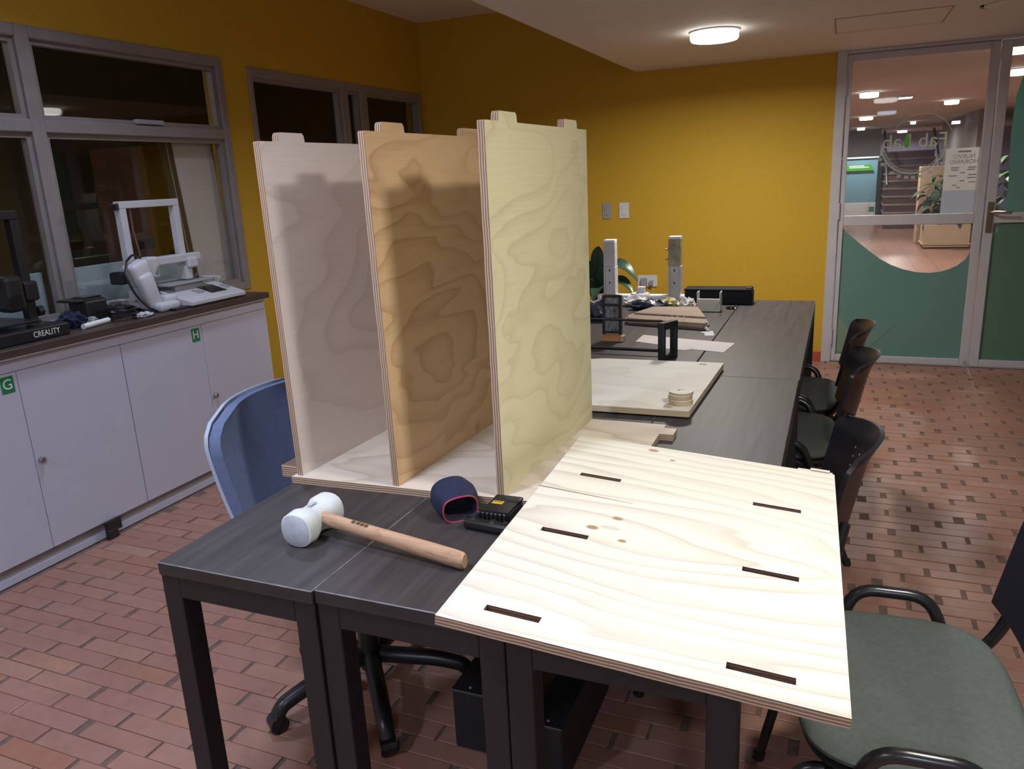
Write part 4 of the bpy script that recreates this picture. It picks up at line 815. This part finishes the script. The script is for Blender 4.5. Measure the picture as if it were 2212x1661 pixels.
# ---------------------------------------------------------------- visitor chairs
M['seat_cloth'] = mat('grey_green_cloth', (0.082, 0.094, 0.083), 0.85, 0.10, 90, bump=0.25, bscale=500); M['tube'] = mat('black_tube', (0.013, 0.013, 0.014), 0.28, 0.1, 30, spec=0.6)
M['shell'] = mat('black_shell', (0.011, 0.011, 0.015), 0.32, 0.1, 30, spec=0.5)
def make_chair(label):
    t_ = thing('visitor_chair', label, 'chair', (0, 0, 0), 0, 'visitor chairs along the right of the tables')
    bm = superpad(0.212, 0.272, 0.415, 0.458, 3.8, 56, 0.018); obj('seat', bm, M['seat_cloth'], t_, True)
    obj('seat_pan', superpad(0.204, 0.264, 0.398, 0.420, 3.8, 56, 0.008), M['black_plastic'], t_, True)
    for s in (-1, 1):
        obj('leg_frame', TB([(-0.285, s*0.235, 0.0), (-0.205, s*0.225, 0.388), (0.125, s*0.225, 0.388), (0.27, s*0.235, 0.0)], 0.0125, 10, 0.05), M['tube'], t_, True)
        obj('arm_loop', TB([(-0.110, s*0.225, 0.392), (-0.110, s*0.270, 0.400), (-0.080, s*0.288, 0.497), (0.085, s*0.288, 0.497), (0.120, s*0.270, 0.400), (0.120, s*0.225, 0.392)], 0.0145, 10, 0.05), M['tube'], t_, True)
        obj('foot_cap', TB([(-0.2855, s*0.235, 0.0), (-0.2815, s*0.2345, 0.02)], 0.0165, 10), M['black_plastic'], t_, True); obj('foot_cap', TB([(0.271, s*0.235, 0.0), (0.264, s*0.2355, 0.02)], 0.0165, 10), M['black_plastic'], t_, True)
        obj('back_post', TB([(0.05, s*0.20, 0.395), (0.175, s*0.228, 0.395), (0.222, s*0.228, 0.47), (0.248, s*0.205, 0.60)], 0.0135, 10, 0.05), M['tube'], t_, True)
    for x in (-0.15, 0.10): obj('cross_tube', TB([(x, -0.25, 0.392), (x, 0.25, 0.392)], 0.010, 8), M['tube'], t_, True)
    def fn(u, v):
        s = (u-0.5)*2; hw = 0.222+0.006*v
        hw *= (1-0.16*max(0, (v-0.86)/0.14)**2)
        zb = 0.430+0.11*abs(s)**0.8; z = zb+(0.790-zb)*v - 0.02*max(0, (v-0.8)/0.2)*s*s
        x = 0.318-0.068*s*s - 0.07*(0.79-z)/0.335 + 0.022*max(0, (v-0.75)/0.25)**2
        return (x, s*hw, z), (1, s*0.35, -0.12)
    back = obj('backrest', sheet(fn, 14, 14, 0.012), M['shell'], t_, True)
    for r_i in range(3):
        for c_i in range(5):
            u, v = 0.3+0.1*c_i, 0.55+0.09*r_i; p, nr = fn(u, v); o = obj('vent_hole', LT([(0.0032, -0.0068), (0.0032, 0.0068)], 8), M['cab_gap'], back); o.location = p; o.rotation_euler = (0, PI/2, 0)
    return t_
ch = make_chair('visitor chair with grey green seat nearest the camera, under the big panel corner'); ch.location = (0.178, 1.580, 0); ch.rotation_euler = (0, 0, 0.05)
dup(ch, (-0.200, 2.20, 0), 0.05, 'visitor chair right behind the big plywood panel, its seat hidden')
dup(ch, (-0.170, 3.20, 0), 0.0, 'visitor chair tucked under the table, second from the glass doors')
dup(ch, (-0.165, 3.83, 0), -0.03, 'visitor chair tucked under the table, nearest the glass doors')

# ---------------------------------------------------------------- blue swivel chair
bc2 = thing('swivel_chair', 'blue upholstered swivel chair between the cabinets and the table', 'chair', (-1.248, 1.72, 0), 0.12)
M['blue_cloth'] = mat('blue_fabric', (0.115, 0.155, 0.275), 0.85, 0.08, 60, bump=0.2, bscale=400); M['pale_shell'] = mat('pale_blue_shell', (0.36, 0.44, 0.56), 0.4, 0.03, 10)
for k in range(5):
    a = math.radians(-122+72*k)-0.12; c_, s_ = math.cos(a), math.sin(a)
    obj('leg', tube(bmesh.new(), fillet([(0.03*c_, 0.03*s_, 0.12), (0.20*c_, 0.20*s_, 0.10), (0.28*c_, 0.28*s_, 0.075), (0.30*c_, 0.30*s_, 0.045)], 0.04), 0.02, 10, rf=lambda t: 0.026-0.004*t), M['black_plastic'], bc2, True)
    cs = obj('caster', TB([(0.30*c_-0.022*s_, 0.30*s_+0.022*c_, 0.027), (0.30*c_+0.022*s_, 0.30*s_-0.022*c_, 0.027)], 0.027, 14), M['black_gloss'], bc2, True)
obj('column', LT([(0.032, 0.08), (0.032, 0.24), (0.022, 0.25), (0.022, 0.40)], 16), M['black_plastic'], bc2, True)
obj('mechanism', RB(-0.13, -0.10, 0.36, 0.13, 0.10, 0.425, 0.015), M['black_plastic'], bc2, True); obj('lever', TB([(0.05, -0.10, 0.40), (0.07, -0.27, 0.39)], 0.008, 8), M['black_plastic'], bc2, True)
obj('seat', superpad(0.23, 0.235, 0.425, 0.49, 3.0, 40, 0.02), M['blue_cloth'], bc2, True)
def fnb(u, v, dx_=0.0, grow=0.0):
    s = (u-0.5)*2; hw = (0.155+0.075*min(1.0, v*1.25)+grow); top = max(0, (v-0.78)/0.22); hw *= math.sqrt(max(0.02, 1-0.62*top**3))
    z = 0.46+0.48*v+grow*v
    x = -0.235-0.055*v+0.03*s*s - 0.02*math.sin(PI*v) + dx_
    return (x, s*hw, z), (1, -0.3*s, 0.1)
obj('backrest', sheet(lambda u, v: fnb(u, v), 16, 16, 0.030), M['blue_cloth'], bc2, True); obj('back_shell', sheet(lambda u, v: fnb(u, v, -0.022, 0.006), 16, 16, 0.010), M['pale_shell'], bc2, True)
obj('back_bracket', TB([(-0.05, 0, 0.41), (-0.24, 0, 0.41), (-0.285, 0, 0.55)], 0.02, 10, 0.05), M['black_plastic'], bc2, True)

# boxes under the tables
for (x0, x1, y0, y1, h, lb) in ((-0.892, -0.80, 1.575, 1.98, 0.180, 'low black steel floor box under the middle table'), (-0.645, -0.563, 1.520, 1.95, 0.180, 'low black steel floor box under the right table')):
    t_ = thing('floor_box', lb, 'box', ((x0+x1)/2, y0, 0)); hx = (x1-x0)/2
    obj('housing', RB(-hx, 0, 0, hx, y1-y0, h, 0.003, 1), M['steel_black'], t_); obj('lid', RB(-hx-0.002, -0.002, h, hx+0.002, y1-y0+0.002, h+0.004, 0.001, 1), M['black_plastic'], t_); obj('screw', LT([(0.005, h+0.004), (0.004, h+0.0065), (0.001, h+0.007)], 8, 0, 0.02), M['chrome'], t_)

# ---------------------------------------------------------------- cabinets
XC = -3.005
def cabinet(y0, letter, label):
    t_ = thing('cabinet', label, 'cabinet', (XC-0.21, y0, 0), 0, 'white cabinets under the window')
    o_ = Vector((XC-0.21, y0, 0))
    obj('body', B(-0.22, 0.0, 0.075, 0.190, 1.0, 0.850), M['cab_gap'], t_); obj('top_rail', RB(-0.22, 0.0, 0.850, 0.208, 1.0, 0.905, 0.002, 1), M['cab'], t_)
    obj('toe_board', B(-0.22, 0.0, 0.0, 0.175, 1.0, 0.075), M['tan'], t_); obj('plinth', RB(0.175, 0.0, 0.0, 0.200, 1.0, 0.036, 0.003, 1), M['cab'], t_)
    da = obj('door', RB(0.190, 0.003, 0.078, 0.210, 0.4985, 0.8485, 0.0015, 1), M['cab'], t_); db = obj('door', RB(0.190, 0.5015, 0.078, 0.210, 0.9985, 0.8485, 0.0015, 1), M['cab'], t_)
    kn = LT([(0.014, 0), (0.014, 0.012), (0.011, 0.018), (0.001, 0.019)], 16); kn.transform(Matrix.Translation((0.210, 0.525, 0.465)) @ Matrix.Rotation(PI/2, 4, 'Y')); obj('lock_knob', kn, M['chrome'], db, True)
    if not letter: return t_
    lb = obj('letter_label', RB(0.2098, 0.428, 0.770, 0.2112, 0.482, 0.838, 0.0005, 1), M['green'], da)
    text('letter', letter, 0.058, M['letter'], lb, Matrix.Translation((0.2113, 0.455, 0.804)) @ Matrix(((0, 0, 1, 0), (1, 0, 0, 0), (0, 1, 0, 0), (0, 0, 0, 1))))
    return t_
cabinet(1.5, 'G', 'white two door cabinet with green letter G label'); cabinet(2.5, 'H', 'white two door cabinet with green letter H label, next to the yellow wall')
cabinet(0.5, None, 'white two door cabinet at the left edge of the picture')
wt = thing('worktop', 'long brown worktop over the white cabinets', 'worktop', (-3.2, 2.0, 0.905))
obj('board', RB(-0.243, -1.5, 0.004, 0.222, 1.515, 0.036, 0.002, 1), M['worktop'], wt); obj('edge_strip', B(-0.243, -1.5, -0.0, 0.2235, 1.505, 0.0045), M['tan'], wt)
clip = thing('black_bracket', 'black bracket hanging below the white cabinet door at the plinth', 'bracket', (-2.99, 2.28, 0))
obj('plate', RB(-0.008, -0.04, 0.03, 0.010, 0.04, 0.085, 0.004), M['black_plastic'], clip); obj('tongue', RB(-0.004, -0.045, 0.0, 0.018, 0.012, 0.045, 0.006), M['black_plastic'], clip)
WZ = 0.941
# black printer
bk = thing('black_printer', 'black desktop printer with tall gantry at the left end of the worktop', 'printer', (-3.2, 2.06, WZ))
obj('base', RB(-0.18, -0.24, 0.0, 0.165, 0.235, 0.055, 0.008), M['black_plastic'], bk)
text('front_lettering', 'CREALITY', 0.034, M['letter'], bk, Matrix.Translation((0.1655, 0.125, 0.028)) @ Matrix(((0, 0, 1, 0), (1, 0, 0, 0), (0, 1, 0, 0), (0, 0, 0, 1))), sx=0.8)
for y in (-0.20, 0.187): obj('gantry_post', RB(-0.02, y-0.02, 0.055, 0.02, y+0.02, 0.49, 0.003), M['black_plastic'], bk)
obj('gantry_top', RB(-0.02, -0.22, 0.49, 0.02, 0.207, 0.53, 0.006), M['black_plastic'], bk); obj('cross_rail', RB(-0.015, -0.19, 0.22, 0.015, 0.18, 0.25, 0.003), M['black_plastic'], bk)
obj('rail_motor', RB(-0.04, 0.15, 0.15, 0.05, 0.215, 0.235, 0.012), M['black_plastic'], bk); obj('print_head', RB(0.0, 0.04, 0.12, 0.09, 0.125, 0.27, 0.02), M['black_plastic'], bk); obj('bed', RB(-0.14, -0.15, 0.075, 0.14, 0.13, 0.085, 0.003), M['black_plastic'], bk); obj('knob', TB([(0.01, 0.21, 0.10), (0.01, 0.235, 0.10)], 0.022, 14), M['black_plastic'], bk, True)
obj('fan_disc', TB([(0.088, 0.075, 0.165), (0.095, 0.075, 0.165)], 0.03, 16), M['black_gloss'], bk, True)
# white printer
wp = thing('white_printer', 'white desktop printer with square frame and control screen on the worktop', 'printer', (-3.22, 3.02, WZ))
M['pr_white'] = mat('printer_white', (0.52, 0.53, 0.57), 0.4, 0.05, 10)
obj('base', RB(-0.15, -0.17, 0.012, 0.10, 0.26, 0.055, 0.008), M['pr_white'], wp)
bm = bmesh.new(); prism(bm, [(0.0, 0.0), (0.21, 0.0), (0.21, 0.022), (0.0, 0.075)], -0.06, 0.335); bm.transform(Matrix.Translation((0.01, 0.0, 0.010)) @ Matrix(((1, 0, 0, 0), (0, 0, 1, 0), (0, 1, 0, 0), (0, 0, 0, 1)))); bmesh.ops.bevel(bm, geom=bm.edges[:], offset=0.004, segments=1, affect='EDGES')
cpn = obj('control_panel', bm, M['pr_white'], wp)
sl = math.atan2(0.053, 0.21); scm = Matrix.Translation((0.115, 0.20, 0.0605)) @ Matrix.Rotation(sl, 4, 'Y')
obj('screen', xf(B(-0.055, -0.055, -0.001, 0.05, 0.055, 0.002), scm), M['black_gloss'], cpn); obj('dial', xf(B(-0.03, 0.085, -0.001, 0.02, 0.115, 0.004), scm), M['grey_plastic'], cpn); obj('print_block', xf(B(-0.03, -0.12, -0.001, 0.02, -0.075, 0.002), scm), M['grey_plastic'], cpn)
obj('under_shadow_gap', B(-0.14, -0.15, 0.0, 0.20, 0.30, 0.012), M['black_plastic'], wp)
for y in (-0.178, 0.160): obj('frame_post', RB(-0.05, y-0.019, 0.055, -0.01, y+0.019, 0.505, 0.003), M['pr_white'], wp)
obj('frame_top', RB(-0.05, -0.197, 0.505, -0.01, 0.179, 0.540, 0.003), M['pr_white'], wp); obj('frame_corner', RB(-0.052, -0.215, 0.50, -0.012, -0.195, 0.53, 0.003), M['black_plastic'], wp)
obj('cross_beam', RB(-0.02, -0.13, 0.215, 0.035, 0.235, 0.255, 0.005), M['pr_white'], wp); obj('beam_end', RB(-0.03, 0.13, 0.18, 0.05, 0.20, 0.235, 0.01), M['pr_white'], wp); obj('beam_bracket', RB(-0.04, 0.12, 0.12, 0.03, 0.165, 0.19, 0.006), M['pr_white'], wp)
obj('print_head', xf(RB(-0.045, -0.055, -0.06, 0.045, 0.055, 0.06, 0.022, 3), Matrix.Translation((0.06, -0.215, 0.195)) @ Matrix.Rotation(0.3, 4, 'X')), M['pr_white'], wp, True); obj('head_fan', TB([(0.10, -0.14, 0.20), (0.108, -0.135, 0.20)], 0.022, 14), M['grey_plastic'], wp, True); obj('carriage', RB(0.0, -0.16, 0.16, 0.07, -0.085, 0.265, 0.01), M['pr_white'], wp)
obj('motor', RB(-0.03, -0.31, 0.15, 0.05, -0.25, 0.21, 0.01), M['black_plastic'], wp)
obj('side_tower', xf(RB(-0.04, -0.05, -0.09, 0.05, 0.035, 0.09, 0.018, 3), Matrix.Translation((0.07, -0.19, 0.108)) @ Matrix.Rotation(0.25, 4, 'X')), M['pr_white'], wp, True); obj('foot_block', RB(0.04, -0.20, 0.0, 0.16, -0.07, 0.045, 0.015, 3), M['pr_white'], wp, True); obj('foot_block', RB(0.06, -0.13, 0.03, 0.13, -0.05, 0.075, 0.015, 3), M['pr_white'], wp, True)
obj('cable', TB([(0.06, -0.27, 0.26), (0.08, -0.31, 0.20), (0.09, -0.28, 0.10), (0.11, -0.22, 0.02), (0.13, -0.19, 0.006)], 0.006, 6, 0.04), M['black_plastic'], wp, True); obj('cable', TB([(0.03, -0.16, 0.265), (0.06, -0.23, 0.29), (0.06, -0.27, 0.26)], 0.006, 6, 0.03), M['black_plastic'], wp, True)
obj('filament_tube', TB([(-0.02, -0.13, 0.54), (-0.015, -0.135, 0.40), (0.0, -0.13, 0.27)], 0.004, 6), M['rust'], wp, True); obj('sensor_box', RB(-0.03, -0.10, 0.30, 0.01, -0.03, 0.345, 0.004), M['black_plastic'], wp)
obj('bed', RB(-0.14, -0.06, 0.105, 0.08, 0.24, 0.115, 0.003), M['grey_plastic'], wp); obj('bed_support', RB(-0.13, 0.0, 0.055, 0.06, 0.20, 0.105, 0.004), M['grey_plastic'], wp)
# rest of the worktop
wbx = thing('white_box', 'long white box at the right end of the worktop', 'box', (-3.375, 3.41, WZ)); obj('body', RB(-0.06, -0.06, 0, 0.04, 0.08, 0.085, 0.004), M['grey_plastic'], wbx); obj('end_cap', RB(-0.065, 0.075, 0.0, 0.065, 0.105, 0.095, 0.005), M['pr_white'], wbx); obj('cap_notch', B(0.060, 0.082, 0.055, 0.0665, 0.098, 0.075), M['cab_gap'], wbx)
sb = thing('stepper_box', 'black square box between the two printers', 'box', (-3.25, 2.57, WZ)); obj('shell', RB(-0.06, -0.06, 0, 0.06, 0.06, 0.105, 0.012), M['black_plastic'], sb); obj('flange', RB(-0.08, -0.10, 0.10, 0.05, 0.05, 0.112, 0.004), M['black_plastic'], sb); obj('cap', RB(-0.045, -0.045, 0.112, 0.045, 0.045, 0.12, 0.004), M['black_gloss'], sb)
crumple('navy_cloth', 'dark navy cloth lump beside the black printer', (-3.17, 2.41, WZ), 0.06, 0.06, 0.065, M['navy'], 41, 'cloth')
crumple('grey_scrap', 'grey translucent plastic scraps in front of the black box', (-3.16, 2.50, WZ), 0.03, 0.03, 0.03, M['grey_plastic'], 42, 'scrap')
crumple('black_scrap', 'black rubbish heap left of the white printer foot', (-3.235, 2.685, WZ), 0.04, 0.035, 0.05, M['black_plastic'], 43, 'scrap')
cr_ = thing('cable_coil', 'black cable coil behind the white printer foot', 'cable', (-3.10, 2.63, WZ))
obj('coil', tube(bmesh.new(), [(0.055*math.cos(t*0.4), 0.055*math.sin(t*0.4), 0.010+0.0012*t) for t in range(48)], 0.007, 6), M['black_plastic'], cr_, True)
tag(obj('plastic_tube', TB([(-3.07, 2.385, WZ+0.013), (-3.11, 2.55, WZ+0.013)], 0.0125, 12), M['letter'], None, True), 'short white plastic tube lying near the worktop edge', 'tube')
crumple('paper_scrap', 'crumpled white paper scrap at the worktop edge below the white printer', (-3.05, 2.70, WZ), 0.02, 0.05, 0.024, M['pr_white'], 44, 'paper')
wr = thing('flat_bracket', 'grey flat bracket stack behind the black box on the worktop', 'bracket', (-3.33, 2.72, WZ))
for k in range(3): obj('plate', RB(-0.03, -0.13+0.02*k, 0.025*k, 0.03, 0.10+0.01*k, 0.025*k+0.012, 0.003, 1), M['grey_plastic'] if k != 1 else M['black_plastic'], wr)
for k in range(2): obj('spacer', B(-0.01, -0.05, 0.025*k+0.012, 0.01, 0.0, 0.025*k+0.025), M['black_plastic'], wr)
